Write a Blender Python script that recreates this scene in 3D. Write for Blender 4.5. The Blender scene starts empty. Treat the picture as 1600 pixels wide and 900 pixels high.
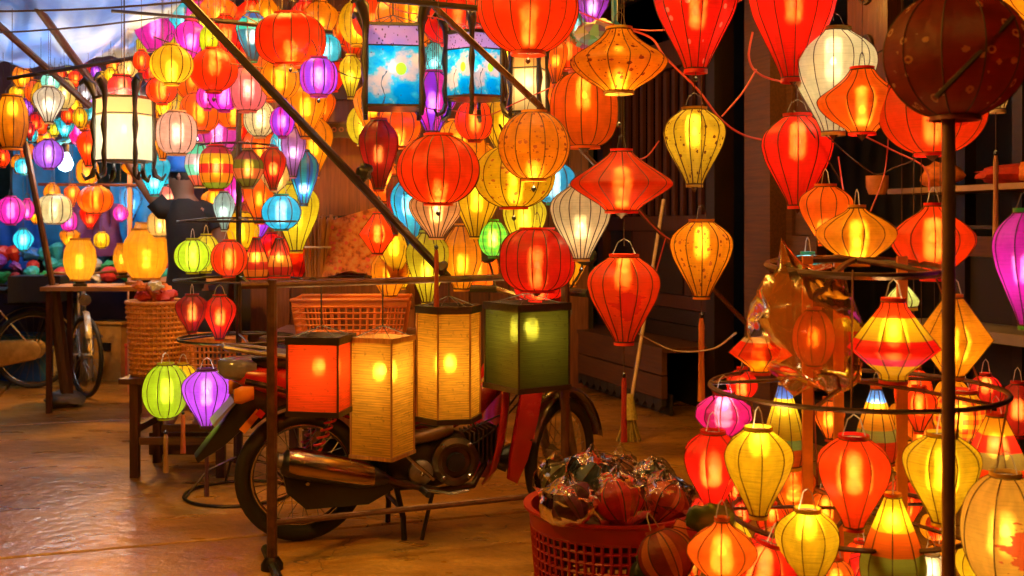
import bpy, math, random
import numpy as np
from mathutils import Vector, Matrix, noise
R = random.Random(7)
S = bpy.context.scene
C = S.collection
PI = math.pi
# ------------------------------------------------------------------ camera
CH = 1.37; FPX = 1700.0; HY = 355.0          # eye height (m), focal length (px of the 1600 px photo), horizon row
cam_d = bpy.data.cameras.new('camera'); cam = bpy.data.objects.new('camera', cam_d); C.objects.link(cam)
cam.location = (0, 0, CH); cam.rotation_euler = (PI/2, 0, 0)
cam_d.sensor_width = 36; cam_d.lens = 36*FPX/1600; cam_d.shift_y = -(450-HY)/1600
cam_d.clip_end = 400; cam_d.clip_start = .05
cam_d.dof.use_dof = True; cam_d.dof.focus_distance = 4.2; cam_d.dof.aperture_fstop = 4.0
S.camera = cam
# ------------------------------------------------------------------ world: night sky, faint moonlight
w = bpy.data.worlds.new('World'); S.world = w; w.use_nodes = True
nt = w.node_tree; bg = nt.nodes['Background']; sky = nt.nodes.new('ShaderNodeTexSky'); sky.sky_type = 'NISHITA'
sky.sun_disc = False; sky.sun_elevation = math.radians(-5); sky.sun_rotation = math.radians(140)
nt.links.new(sky.outputs[0], bg.inputs[0]); bg.inputs[1].default_value = 0.05
sd = bpy.data.lights.new('moon', 'SUN'); sd.energy = 0.004; sd.angle = math.radians(.5); sd.color = (.7, .8, 1)
so = bpy.data.objects.new('moon', sd); C.objects.link(so); so.rotation_euler = (math.radians(50), 0, math.radians(140))
S.view_settings.view_transform = 'Standard'; S.view_settings.look = 'None'
S.view_settings.exposure = 0.0; S.view_settings.gamma = 1
S.cycles.use_denoising = True; S.cycles.max_bounces = 7; S.cycles.transparent_max_bounces = 14
S.cycles.diffuse_bounces = 3; S.cycles.glossy_bounces = 2; S.cycles.transmission_bounces = 5
S.cycles.caustics_refractive = False; S.cycles.caustics_reflective = False
S.cycles.sample_clamp_indirect = 3; S.cycles.sample_clamp_direct = 12; S.cycles.blur_glossy = 1
S.cycles.use_adaptive_sampling = False
try: S.cycles.use_light_tree = True
except Exception: pass
LIGHTK = 2.1

def P(px, py, Y):                              # the place at depth Y that shows at a pixel of the photograph
    return Vector(((px-800)/FPX*Y, Y, CH-(py-HY)/FPX*Y))
# ------------------------------------------------------------------ mesh helpers
class MB:
    def __init__(s): s.v = []; s.f = []; s.uv = None
    def add(s, vs, fs):
        b = len(s.v); s.v += [tuple(p) for p in vs]; s.f += [tuple(i+b for i in f) for f in fs]; return s
    def box(s, c, d, rz=0, rx=0, ry=0):
        x, y, z = d[0]/2, d[1]/2, d[2]/2
        M = Matrix.Translation(c) @ Matrix.Rotation(rz, 4, 'Z') @ Matrix.Rotation(ry, 4, 'Y') @ Matrix.Rotation(rx, 4, 'X')
        vs = [M @ Vector(q) for q in ((-x,-y,-z),(x,-y,-z),(x,y,-z),(-x,y,-z),(-x,-y,z),(x,-y,z),(x,y,z),(-x,y,z))]
        return s.add(vs, [(3,2,1,0),(4,5,6,7),(0,1,5,4),(1,2,6,5),(2,3,7,6),(3,0,4,7)])
    def tube(s, pts, r, n=6, closed=False, cap=True):
        pts = [Vector(p) for p in pts]; m = len(pts)
        rr = r if isinstance(r, (list, tuple)) else [r]*m
        t0 = (pts[1]-pts[0]).normalized(); up = Vector((0,0,1)) if abs(t0.z) < .9 else Vector((1,0,0))
        nx = t0.cross(up).normalized(); vs = []
        for i, p in enumerate(pts):
            if closed: t = (pts[(i+1) % m]-pts[i-1])
            else: t = pts[min(i+1, m-1)]-pts[max(i-1, 0)]
            t = t.normalized() if t.length > 1e-9 else t0
            nx = (nx-t*nx.dot(t)); nx = nx.normalized() if nx.length > 1e-6 else t.orthogonal().normalized()
            ny = t.cross(nx)
            for k in range(n):
                a = 2*PI*k/n; vs.append(p+(nx*math.cos(a)+ny*math.sin(a))*rr[i])
        fs = []
        for i in range(m if closed else m-1):
            j = (i+1) % m
            for k in range(n): fs.append((i*n+k, i*n+(k+1) % n, j*n+(k+1) % n, j*n+k))
        if cap and not closed: fs += [tuple(range(n))[::-1], tuple(range((m-1)*n, m*n))]
        return s.add(vs, fs)
    def ring(s, c, R_, r, n=32, k=6, rx=0, ry=0, a0=0, a1=2*PI):
        M = Matrix.Translation(c) @ Matrix.Rotation(ry, 4, 'Y') @ Matrix.Rotation(rx, 4, 'X')
        full = abs(a1-a0-2*PI) < 1e-6
        pts = [M @ Vector((R_*math.cos(a0+(a1-a0)*i/(n if full else n-1)), R_*math.sin(a0+(a1-a0)*i/(n if full else n-1)), 0)) for i in range(n)]
        return s.tube(pts, r, k, closed=full)
    def lathe(s, prof, n=24, c=(0,0,0), M=None, cap=True):
        vs = []; fs = []
        M = (Matrix.Translation(c) @ M) if M is not None else Matrix.Translation(c)
        for r, z in prof:
            for k in range(n): a = 2*PI*k/n; vs.append(M @ Vector((r*math.cos(a), r*math.sin(a), z)))
        for i in range(len(prof)-1):
            for k in range(n): fs.append((i*n+k, i*n+(k+1) % n, (i+1)*n+(k+1) % n, (i+1)*n+k))
        if cap:
            if prof[0][0] > 1e-5: fs.append(tuple(range(n))[::-1])
            if prof[-1][0] > 1e-5: fs.append(tuple(range((len(prof)-1)*n, len(prof)*n)))
        return s.add(vs, fs)
    def loft(s, secs, n=12, e=2.0):              # secs: (x, y, z, half width y, half height z), superelliptic sections across x
        vs = []; fs = []
        for x, y, z, a, b in secs:
            for k in range(n):
                t = 2*PI*k/n; cx, sy = math.cos(t), math.sin(t)
                vs.append((x, y+a*math.copysign(abs(cx)**(2/e), cx), z+b*math.copysign(abs(sy)**(2/e), sy)))
        for i in range(len(secs)-1):
            for k in range(n): fs.append((i*n+k, i*n+(k+1) % n, (i+1)*n+(k+1) % n, (i+1)*n+k))
        fs += [tuple(range(n))[::-1], tuple(range((len(secs)-1)*n, len(secs)*n))]
        return s.add(vs, fs)
    def prism(s, pts, y0, y1, bev=0.0):          # outline in x-z, from y0 to y1
        n = len(pts); c = Vector((sum(p[0] for p in pts)/n, sum(p[1] for p in pts)/n))
        def ringp(y, k): return [(c.x+(p[0]-c.x)*k, y, c.y+(p[1]-c.y)*k) for p in pts]
        if bev > 0:
            sg = 1 if y1 > y0 else -1
            R4 = [ringp(y0, 1-bev*3), ringp(y0+sg*bev*.3, 1), ringp(y1-sg*bev*.3, 1), ringp(y1, 1-bev*3)]
        else: R4 = [ringp(y0, 1), ringp(y1, 1)]
        vs = [p for q in R4 for p in q]; fs = []
        for i in range(len(R4)-1):
            for k in range(n): fs.append((i*n+k, i*n+(k+1) % n, (i+1)*n+(k+1) % n, (i+1)*n+k))
        fs += [tuple(range(n))[::-1], tuple(range((len(R4)-1)*n, len(R4)*n))]
        return s.add(vs, fs)
    def build(s, name, mat, parent=None, loc=None, smooth=False, sharp=35):
        me = bpy.data.meshes.new(name); me.from_pydata(s.v, [], s.f); me.materials.append(mat)
        if smooth:
            me.polygons.foreach_set('use_smooth', [True]*len(me.polygons))
            try: me.set_sharp_from_angle(angle=math.radians(sharp))
            except Exception: pass
        me.update()
        o = bpy.data.objects.new(name, me); C.objects.link(o)
        if parent is not None: o.parent = parent
        if loc is not None: o.location = loc
        return o
def tag(o, label=None, cat=None, group=None, kind=None):
    if label: o['label'] = label
    if cat: o['category'] = cat
    if group: o['group'] = group
    if kind: o['kind'] = kind
    return o
def empty(name, loc, label, cat, group=None, rz=0):
    o = bpy.data.objects.new(name, None); C.objects.link(o); o.location = loc; o.rotation_euler = (0, 0, rz)
    o.empty_display_size = .05
    return tag(o, label, cat, group)
def inst(me, name, parent, loc, rz=0, mat=None, scale=None):
    o = bpy.data.objects.new(name, me); C.objects.link(o); o.parent = parent; o.location = loc; o.rotation_euler = (0, 0, rz)
    if scale: o.scale = scale
    return o
# ------------------------------------------------------------------ materials
class NT:
    def __init__(s, name):
        s.m = bpy.data.materials.new(name); s.m.use_nodes = True; s.t = s.m.node_tree; s.t.nodes.clear()
        s.out = s.t.nodes.new('ShaderNodeOutputMaterial')
    def n(s, typ, **kw):
        nd = s.t.nodes.new(typ)
        ins = kw.pop('ins', {})
        for k, v in kw.items(): setattr(nd, k, v)
        for k, v in ins.items(): s.set(nd.inputs[k], v)
        return nd
    def set(s, sock, v):
        if isinstance(v, bpy.types.NodeSocket): s.t.links.new(v, sock)
        elif isinstance(v, bpy.types.Node): s.t.links.new(v.outputs[0], sock)
        elif isinstance(v, (tuple, list)) and len(v) == 3 and sock.type == 'RGBA': sock.default_value = (*v, 1)
        else: sock.default_value = v
    def math(s, op, a, b=0.0, c=0.0, clamp=False):
        nd = s.t.nodes.new('ShaderNodeMath'); nd.operation = op; nd.use_clamp = clamp
        for i, v in enumerate((a, b, c)): s.set(nd.inputs[i], v)
        return nd.outputs[0]
    def mix(s, f, a, b, mode='MIX'):
        nd = s.t.nodes.new('ShaderNodeMix'); nd.data_type = 'RGBA'; nd.blend_type = mode
        s.set(nd.inputs[0], f); s.set(nd.inputs[6], a); s.set(nd.inputs[7], b); return nd.outputs[2]
    def mixs(s, f, a, b):
        nd = s.t.nodes.new('ShaderNodeMixShader'); s.set(nd.inputs[0], f); s.set(nd.inputs[1], a); s.set(nd.inputs[2], b); return nd.outputs[0]
    def ramp(s, f, stops, interp='LINEAR'):
        nd = s.t.nodes.new('ShaderNodeValToRGB'); cr = nd.color_ramp; cr.interpolation = interp
        while len(cr.elements) < len(stops): cr.elements.new(.5)
        for e, (p, c) in zip(cr.elements, stops): e.position = p; e.color = (*c, 1) if len(c) == 3 else c
        s.set(nd.inputs[0], f); return nd.outputs[0]
    def done(s, sh): s.t.links.new(sh, s.out.inputs[0]); return s.m
_mc = {}
def plain(name, col, rough=.5, metal=0.0, var=.25, scale=14, bump=.1, stretch=None, spec=.5, coat=0.0):
    k = ('p', name)
    if k in _mc: return _mc[k]
    t = NT(name); co = t.n('ShaderNodeTexCoord')
    vec = co.outputs['Object']
    if stretch: vec = t.n('ShaderNodeMapping', ins={0: vec, 3: stretch}).outputs[0]
    no = t.n('ShaderNodeTexNoise', ins={'Vector': vec, 'Scale': scale, 'Detail': 5.0, 'Roughness': .6})
    a = tuple(c*(1-var) for c in col); b = tuple(min(1, c*(1+var)) for c in col)
    c = t.ramp(no.outputs[0], [(.3, a), (.7, b)])
    bp = t.n('ShaderNodeBump', ins={'Strength': bump, 'Distance': .01, 'Height': no.outputs[0]})
    pr = t.n('ShaderNodeBsdfPrincipled', ins={'Base Color': c, 'Roughness': t.math('MULTIPLY_ADD', no.outputs[0], .25, rough-.1, clamp=True), 'Metallic': metal, 'Normal': bp.outputs[0], 'Specular IOR Level': spec, 'Coat Weight': coat})
    _mc[k] = t.done(pr.outputs[0]); return _mc[k]
def wood(name, col, axis=0, rough=.5, scale=6):
    st = [12, 12, 12]; st[axis] = .7
    return plain(name, col, rough, 0, .45, scale, .25, tuple(st))
M_iron = plain('dark_iron', (.035, .025, .02), .4, .7, .3, 30, .15)
M_rust = plain('rusty_steel', (.12, .05, .025), .5, .5, .5, 20, .3)
M_pole = wood('brown_pole', (.07, .028, .012), 2, .4)
M_dwood = wood('dark_wood', (.015, .006, .003), 0, .45)
M_rwood = wood('red_brown_wood', (.055, .014, .005), 2, .45)
M_owood = wood('orange_brown_wood', (.085, .032, .010), 0, .5)
M_table = wood('table_wood', (.38, .19, .06), 0, .4)
M_bamb = wood('bamboo', (.42, .2, .06), 2, .4)
M_black = plain('black_plastic', (.012, .012, .014), .35, 0, .3, 30, .05)
M_rubber = plain('black_rubber', (.015, .014, .014), .7, 0, .3, 60, .3)
M_chrome = plain('chrome', (.6, .58, .55), .2, 1, .1, 10, .02)
M_gold = plain('brassy_paint', (.45, .28, .08), .35, .6, .25, 20, .08)
M_redp = plain('red_paint', (.45, .015, .012), .22, 0, .15, 8, .02, coat=.6)
M_alu = plain('dull_aluminium', (.28, .25, .22), .42, .9, .3, 25, .15)
M_rib = plain('dark_bamboo_rib', (.05, .018, .008), .6, 0, .3, 20, .05)
M_cordr = plain('red_cable', (.55, .08, .07), .5, 0, .2, 10, .02)
M_cord = plain('dark_cord', (.05, .035, .03), .6, 0, .2, 10, .02)
M_cordw = plain('pale_cord', (.5, .42, .38), .6, 0, .2, 10, .02)
M_skin = plain('skin', (.30, .13, .07), .5, 0, .1, 10, .02)
M_tassels = {}
def tasselmat(c):
    k = tuple(round(x, 2) for x in c)
    if k not in M_tassels: M_tassels[k] = plain('tassel_thread_%d' % len(M_tassels), c, .6, 0, .35, 30, .4, (8, 8, .5))
    return M_tassels[k]
def bulbmat(name, col, e):
    k = ('b', name)
    if k not in _mc:
        t = NT(name); em = t.n('ShaderNodeEmission', ins={0: col, 1: e}); _mc[k] = t.done(em.outputs[0])
        try: _mc[k].cycles.emission_sampling = 'NONE'
        except Exception: pass
    return _mc[k]
def silk(col, kind='plain', col2=(.1, .01, .01), thick=0.0, threads=False):
    """lantern cloth: scatters, lets a little light straight through, and smears the bulb along its weave"""
    k = ('s', col, kind, col2, thick, threads)
    if k in _mc: return _mc[k]
    t = NT('lantern_silk_%d' % len(_mc))
    uv = t.n('ShaderNodeUVMap').outputs[0]; sep = t.n('ShaderNodeSeparateXYZ', ins={0: uv}); u, v = sep.outputs[0], sep.outputs[1]
    no = t.n('ShaderNodeTexNoise', ins={'Vector': t.n('ShaderNodeMapping', ins={0: uv, 3: (9, 2.2, 1)}).outputs[0], 'Scale': 2.0, 'Detail': 4.0})
    c = t.mix(t.ramp(no.outputs[0], [(.35, (0, 0, 0)), (.7, (1, 1, 1))]), tuple(x*.68 for x in col), col)
    pm = None
    if kind == 'flowers':                        # small printed blossoms
        vo = t.n('ShaderNodeTexVoronoi', ins={'Vector': t.n('ShaderNodeMapping', ins={0: uv, 3: (26, 10, 1)}).outputs[0], 'Scale': 1.0, 'Randomness': .75})
        n2 = t.n('ShaderNodeTexNoise', ins={'Vector': uv, 'Scale': 70.0})
        d = t.math('ADD', vo.outputs['Distance'], t.math('MULTIPLY', n2.outputs[0], .3))
        f = t.math('LESS_THAN', d, .40)
        vo2 = t.n('ShaderNodeTexVoronoi', ins={'Vector': t.n('ShaderNodeMapping', ins={0: uv, 3: (40, 15, 1), 1: (.3, .7, 0)}).outputs[0], 'Scale': 1.0})
        f2 = t.math('LESS_THAN', vo2.outputs['Distance'], .16)
        pm = t.math('MAXIMUM', f, f2); c = t.mix(pm, c, col2)
    elif kind == 'dots':                         # pale dots on the lower two thirds
        vo = t.n('ShaderNodeTexVoronoi', ins={'Vector': t.n('ShaderNodeMapping', ins={0: uv, 3: (22, 10, 1)}).outputs[0], 'Scale': 1.0, 'Randomness': .7})
        c = t.mix(t.math('MULTIPLY', t.math('LESS_THAN', vo.outputs['Distance'], .24), .75), c, col2)
    elif kind == 'rings':                        # ring blossoms on the big unlit globe
        vo = t.n('ShaderNodeTexVoronoi', ins={'Vector': t.n('ShaderNodeMapping', ins={0: uv, 3: (24, 9, 1)}).outputs[0], 'Scale': 1.0, 'Randomness': .8})
        n2 = t.n('ShaderNodeTexNoise', ins={'Vector': uv, 'Scale': 80.0})
        d = t.math('ADD', vo.outputs['Distance'], t.math('MULTIPLY', n2.outputs[0], .14))
        f = t.math('MULTIPLY', t.math('GREATER_THAN', d, .24), t.math('LESS_THAN', d, .36))
        c = t.mix(f, c, col2)
    elif kind == 'patch':                        # one painted blossom patch facing the street
        n2 = t.n('ShaderNodeTexNoise', ins={'Vector': uv, 'Scale': 14.0, 'Detail': 3.0})
        du = t.math('SUBTRACT', u, .73); dv = t.math('SUBTRACT', v, .45)
        d = t.math('SQRT', t.math('ADD', t.math('MULTIPLY', t.math('POWER', du, 2.0), 42.0), t.math('MULTIPLY', t.math('POWER', dv, 2.0), 7.0)))
        f = t.math('LESS_THAN', t.math('ADD', d, t.math('MULTIPLY', n2.outputs[0], 1.3)), 1.12)
        pm = f; c = t.mix(t.math('MULTIPLY', f, .9), c, col2)
    elif kind == 'plaid':
        a = t.math('GREATER_THAN', t.math('FRACT', t.math('MULTIPLY', u, 16.0)), .6); b = t.math('GREATER_THAN', t.math('FRACT', t.math('MULTIPLY', v, 5.0)), .55)
        c = t.mix(t.math('MULTIPLY', t.math('ADD', a, b), .5), c, col2)
    elif kind == 'gores':                        # every other gore in the second colour
        c = t.mix(t.math('GREATER_THAN', t.math('FRACT', t.math('MULTIPLY', u, 6.0)), .5), c, col2)
    elif isinstance(kind, tuple):                # bands of colour from bottom to top
        st = [(p, cc) for p, cc in kind]
        c = t.ramp(v, st, 'CONSTANT')
    if True:
        wv = t.n('ShaderNodeTexNoise', ins={'Vector': t.n('ShaderNodeMapping', ins={0: uv, 3: (4, 95, 1)}).outputs[0], 'Scale': 1.0, 'Detail': 3.0})
        c = t.mix(t.ramp(wv.outputs[0], [(.38, (0, 0, 0)), (.5, (1, 1, 1))]), t.mix(.34 if threads else .16, c, (0, 0, 0), 'MIX'), c)
    geo = t.n('ShaderNodeNewGeometry')
    wn = t.n('ShaderNodeTexWhiteNoise', noise_dimensions='3D', ins={0: t.n('ShaderNodeVectorMath', operation='SCALE', ins={0: geo.outputs['Position'], 3: 977.0}).outputs[0]})
    wsp = t.n('ShaderNodeSeparateColor', ins={0: wn.outputs[1]})
    z = t.math('MULTIPLY', t.math('SUBTRACT', t.math('ADD', t.math('ADD', wsp.outputs[0], wsp.outputs[1]), wsp.outputs[2]), 1.5), 1.9)
    off = t.n('ShaderNodeCombineXYZ', ins={2: z})
    nn = t.n('ShaderNodeVectorMath', operation='NORMALIZE', ins={0: t.n('ShaderNodeVectorMath', operation='ADD', ins={0: geo.outputs['Normal'], 1: off.outputs[0]}).outputs[0]})
    hot_tint = t.mix(.15, c, (1, .58, .10))  # warm tint imitating an overexposed bulb core, mixed into the transmitted colour
    if pm is not None: hot_tint = t.mix(pm, hot_tint, tuple(x*.6 for x in col2))
    refr = t.n('ShaderNodeBsdfRefraction', ins={'Color': hot_tint, 'Roughness': .3, 'IOR': 1.5, 'Normal': nn.outputs[0]})
    tr = t.n('ShaderNodeBsdfTranslucent', ins={0: c}); di = t.n('ShaderNodeBsdfDiffuse', ins={0: c})
    tp = t.n('ShaderNodeBsdfTransparent', ins={0: c}); gl = t.n('ShaderNodeBsdfGlossy', ins={0: (.9, .9, .9), 'Roughness': .5})
    bpn = t.n('ShaderNodeBump', ins={'Strength': .35, 'Distance': .02, 'Height': no.outputs[0]})
    for q in (tr, di, gl): t.set(q.inputs['Normal'], bpn.outputs[0])
    sh = t.mixs(.11+thick*.5, tr.outputs[0], di.outputs[0])
    sh = t.mixs(.30*(1-thick), sh, refr.outputs[0])
    sh = t.mixs(.16*(1-thick*.8), sh, tp.outputs[0])
    sh = t.mixs(.03, sh, gl.outputs[0])
    _mc[k] = t.done(sh); return _mc[k]
def cello(tint=None):
    kk = 'cello' if tint is None else ('cello', tint)
    if kk in _mc: return _mc[kk]
    t = NT('clear_plastic_wrap'); fr = t.n('ShaderNodeFresnel', ins={0: 1.5})
    no = t.n('ShaderNodeTexNoise', ins={'Scale': 8.0, 'Detail': 2.0, 'Distortion': .3}); bp = t.n('ShaderNodeBump', ins={'Strength': .25, 'Distance': .01, 'Height': no.outputs[0]})
    t.set(fr.inputs['Normal'], bp.outputs[0])
    gl = t.n('ShaderNodeBsdfGlossy', ins={0: (1, 1, 1), 'Roughness': .1, 'Normal': bp.outputs[0]}); tp = t.n('ShaderNodeBsdfTransparent', ins={0: tint or (.98, .98, .98)})
    base = tp.outputs[0]
    if tint: base = t.mixs(.22, base, t.mixs(.5, t.n('ShaderNodeBsdfDiffuse', ins={0: tint}).outputs[0], t.n('ShaderNodeBsdfTranslucent', ins={0: tint}).outputs[0]))
    _mc[kk] = t.done(t.mixs(t.math('MULTIPLY_ADD', fr.outputs[0], .8, .0, clamp=True), base, gl.outputs[0])); return _mc[kk]
# ------------------------------------------------------------------ lanterns
PROF = {
 'globe': None, 'melon': None,
 'drop': ([0, .12, .3, .5, .68, .8, .9, .96, 1], [.25, .38, .62, .88, 1, .95, .74, .52, .34], 1),
 'ufo': ([0, .06, .2, .36, .5, .58, .7, .85, 1], [.28, .36, .68, .92, 1, .92, .66, .4, .25], 1),
 'saucer': ([0, .1, .3, .42, .5, .62, .8, .93, 1], [.3, .42, .8, 1, .98, .78, .46, .26, .2], 1),
 'diamond': ([0, .48, 1], [.27, 1, .24], 0),
 'diamond2': ([0, .08, .4, .92, 1], [.3, .33, 1, .3, .26], 0),
 'onion': ([0, .1, .3, .48, .62, .78, .88, .95, 1], [.28, .42, .8, 1, .97, .68, .4, .24, .2], 1),
 'cone': ([0, .12, .3, .55, .8, 1], [.82, .95, 1, .78, .48, .24], 1),
 'pyramid': ([0, .2, 1], [.9, 1, .28], 0),
 'vase': ([0, .15, .45, .75, .92, 1], [.58, .82, 1, .93, .7, .58], 1),
 'bell': ([0, .2, .45, .7, .88, 1], [.35, .7, 1, .93, .6, .3], 1),
}
def profile(shape, t):
    if shape == 'globe': s = 2*t-1; return math.sqrt(max(0, 1-(1-.34**2)*s*s))
    if shape == 'melon': s = abs(2*t-1); return (1-(1-.45**2.6)*s**2.6)**(1/2.6)
    xs, rs, sm = PROF[shape]
    if not sm: return float(np.interp(t, xs, rs))
    g = 0; wsum = 0
    for d, wt in ((-.05, 1), (-.025, 2), (0, 3), (.025, 2), (.05, 1)):
        q = min(1, max(0, t+d)); g += wt*float(np.interp(q, xs, rs)); wsum += wt
    return g/wsum
def shade_mesh(shape, Rr, H, ribs, lod, flat=False):
    sub = 1 if (flat or lod > 1) else 3; nv = {0: 26, 1: 18, 2: 12}[lod]
    ts = PROF[shape][0] if (PROF.get(shape) and not PROF[shape][2]) else [i/nv for i in range(nv+1)]
    if PROF.get(shape) and not PROF[shape][2]:
        tt = []
        for a, b in zip(ts[:-1], ts[1:]): tt += [a+(b-a)*i/4 for i in range(4)]
        ts = tt+[1]
    nu = ribs*sub; vs = []; uvs = []; fs = []
    for t in ts:
        r = profile(shape, t)*Rr
        for k in range(nu+1):
            g, q = divmod(k, sub); a0 = 2*PI*g/ribs; a1 = 2*PI*(g+1)/ribs; q /= sub
            x = math.cos(a0)*(1-q)+math.cos(a1)*q; y = math.sin(a0)*(1-q)+math.sin(a1)*q
            bulge = 1+.012*math.sin(PI*q)*math.sin(t*9+g*2.1)
            vs.append((x*r*bulge, y*r*bulge, (t-.5)*H)); uvs.append((k/nu, t))
    w_ = nu+1
    for i in range(len(ts)-1):
        for k in range(nu): fs.append((i*w_+k, i*w_+k+1, (i+1)*w_+k+1, (i+1)*w_+k))
    me = bpy.data.meshes.new('shade'); me.from_pydata(vs, [], fs)
    ul = me.uv_layers.new(name='UVMap'); flat_uv = []
    for f in fs:
        for i in f: flat_uv += uvs[i]
    ul.data.foreach_set('uv', flat_uv)
    sm = [True]*len(fs); me.polygons.foreach_set('use_smooth', sm)
    sh = []
    for e in me.edges:
        a, b = e.vertices[0] % w_, e.vertices[1] % w_
        sh.append(a == b and a % sub == 0)
    at = me.attributes.new('sharp_edge', 'BOOLEAN', 'EDGE'); at.data.foreach_set('value', sh)
    me.update(); return me, ts
def bulb_and_light(root, z, col, power, rad, e=None, mat=None):
    b = MB().lathe([(0, -rad), (rad*.7, -rad*.7), (rad, 0), (rad*.75, rad*.65), (rad*.35, rad*1.5), (0, rad*1.5)], 10)
    o = b.build('bulb', mat or bulbmat('warm_bulb_glow', (1, .75, .42), 60 if e is None else e), root, (0, 0, z), True)
    ld = bpy.data.lights.new('lamp_light', 'POINT'); ld.energy = power; ld.color = col; ld.shadow_soft_size = rad*1.6
    lo = bpy.data.objects.new('lamp_light', ld); C.objects.link(lo); lo.parent = root; lo.location = (0, 0, z)
    return o
WARM = (1, .66, .19); COOL = (.92, .95, 1)
PLACED = []; NAMED = []
def lantern(px, py, w_, h_, Y, shape, col, label, b=1.0, ribs=14, kind='plain', col2=(.3, .01, .01), hang='cord', tassel=None,
            bt=.5, lamp=None, lod=None, rot=None, tilt=0.0, thick=0.0, flat=False, threads=False, cap=None, group=None, ribr=None, name=None, cords=None, wrap=False, roll=0.0):
    c = P(px, py, Y); Rr = w_/2/FPX*Y; H = h_/FPX*Y; PLACED.append((px, py, w_/2, h_/2, Y)); NAMED.append((px, py, label))
    if lod is None: lod = 0 if w_ > 75 else (1 if w_ > 38 else 2)
    if lod == 2: ribs = min(ribs, 10)
    root = empty(name or 'silk_lantern', c-Vector((0, 0, H/2)), label, 'lantern', group, rot if rot is not None else R.uniform(0, 6.28))
    root.rotation_euler[0] = tilt; root.rotation_euler[1] = roll
    zc = H/2
    me, ts = shade_mesh(shape, Rr, H, ribs, lod, flat)
    me.materials.append(silk(col, kind, col2, thick, threads))
    o = bpy.data.objects.new('shade', me); C.objects.link(o); o.parent = root; o.location = (0, 0, zc)
    # bamboo or wire ribs with the two end rings: one frame
    fr = MB(); rr = ribr or max(.0016, .0017*Y/3.2)
    if lod == 2: rr *= .8
    for k in range(ribs):
        a = 2*PI*k/ribs
        pts = []
        for t in (ts if lod == 0 else ts[::2] if ts[-1] in ts[::2] else ts[::2]+[ts[-1]]):
            r = profile(shape, t)*Rr*1.004; pts.append((r*math.cos(a), r*math.sin(a), t*H))
        fr.tube(pts, rr, 3 if lod else 4, cap=False)
    nt_, nb_ = profile(shape, 1)*Rr, profile(shape, 0)*Rr
    fr.ring((0, 0, H), nt_, rr*1.6, 20, 4); fr.ring((0, 0, 0), nb_, rr*1.6, 20, 4)
    fr.build('frame', M_rib, root)
    cc = cap or tuple(x*.8 for x in col); cm = plain('lantern_cap_%.2f_%.2f_%.2f' % cc, cc, .45, 0, .15)
    ch = max(.012, H*.05)
    MB().lathe([(nt_*1.03, -ch*.1), (nt_*1.06, ch*.8), (nt_*.98, ch*.8), (nt_*.95, -ch*.1)], 20, cap=False).build('top_cap', cm, root, (0, 0, H), True)
    MB().lathe([(nb_*1.03, ch*.1), (nb_*1.06, -ch*.8), (nb_*.98, -ch*.8), (nb_*.95, ch*.1)], 20, cap=False).build('bottom_cap', cm, root, (0, 0, 0), True)
    m = MB()
    if hang == 'loop' or hang == 'cord':
        hl = .045+nt_*.4
        m.tube([(nt_*.9, 0, H), (nt_*.45, 0, H+hl*.8), (0, 0, H+hl), (-nt_*.45, 0, H+hl*.8), (-nt_*.9, 0, H)], .0016, 4)
        m.build('handle', M_cordw if hang == 'loop' else M_cord, root)
    if hang == 'cord':
        top = 2.75 if cords is None else cords
        z1 = top-(c.z-H/2)
        if z1 > H+.1: MB().tube([(0, 0, H+.04), (0, 0, z1)], .0015, 4).build('cord', M_cord, root)
    if tassel:
        tc, l1, l2 = tassel[:3]; tw = tassel[3] if len(tassel) > 3 else 12
        l1 = l1/FPX*Y; l2 = l2/FPX*Y; tw = tw/FPX*Y/2
        MB().tube([(0, 0, 0), (0, 0, -l1)], .0014, 4).build('tassel_cord', M_cord, root)
        MB().lathe([(0, .008), (.008, 0), (.009, -.008), (0, -.016)], 8, (0, 0, -l1)).build('bead', M_black, root, None, True)
        if l2 > 0: MB().lathe([(tw*.5, 0), (tw*.8, -l2*.08), (tw*.75, -l2*.5), (tw, -l2)], 8, (0, 0, -l1-.014)).build('tassel', tasselmat(tc), root, None, True)
    if not tassel and hang == 'cord' and w_ > 90:
        MB().lathe([(nb_*.6, 0), (.004, -.025), (0, -.03)], 8).build('bottom_knot', M_rib, root)
    if b > 0:
        lc = lamp or WARM
        rr_ = min(Rr, H*.62)
        pw = b*LIGHTK*85*(rr_*rr_)*R.uniform(.75, 1.35)
        bulb_and_light(root, H*bt, lc, pw, min(.0125, Rr*.15), mat=bulbmat('cool_bulb_glow', (.9, .95, 1), 110) if lc == COOL else bulbmat('warm_bulb_glow', (1, .75, .42), 170))
    if wrap: wrapper(root, Rr*1.25, H*.68, (0, 0, H/2), sum(map(ord, label)) % 99)
    return root
def wrapper(root, r, h, c, seed, name='plastic_wrap', mat=None):
    m = MB(); n1, n2 = 20, 13; vs = []; rg = random.Random(seed*13+5)
    for j in range(n2+1):
        ph = PI*j/n2
        for i in range(n1):
            a = 2*PI*i/n1; d = Vector((math.sin(ph)*math.cos(a), math.sin(ph)*math.sin(a), math.cos(ph)))
            k = 1.02+.26*noise.noise(d*2.2+Vector((seed*1.7, 0, 0)))+rg.uniform(-.05, .04)
            if j == 0: k *= 1.35
            vs.append((c[0]+d.x*r*k, c[1]+d.y*r*k, c[2]+d.z*h*k))
    fs = [(j*n1+i, j*n1+(i+1) % n1, (j+1)*n1+(i+1) % n1, (j+1)*n1+i) for j in range(n2) for i in range(n1)]
    tri = []
    for f in fs: tri += [(f[0], f[1], f[2]), (f[0], f[2], f[3])]
    return m.add(vs, tri).build(name, mat or cello(), root, None, True, 42)
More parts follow.
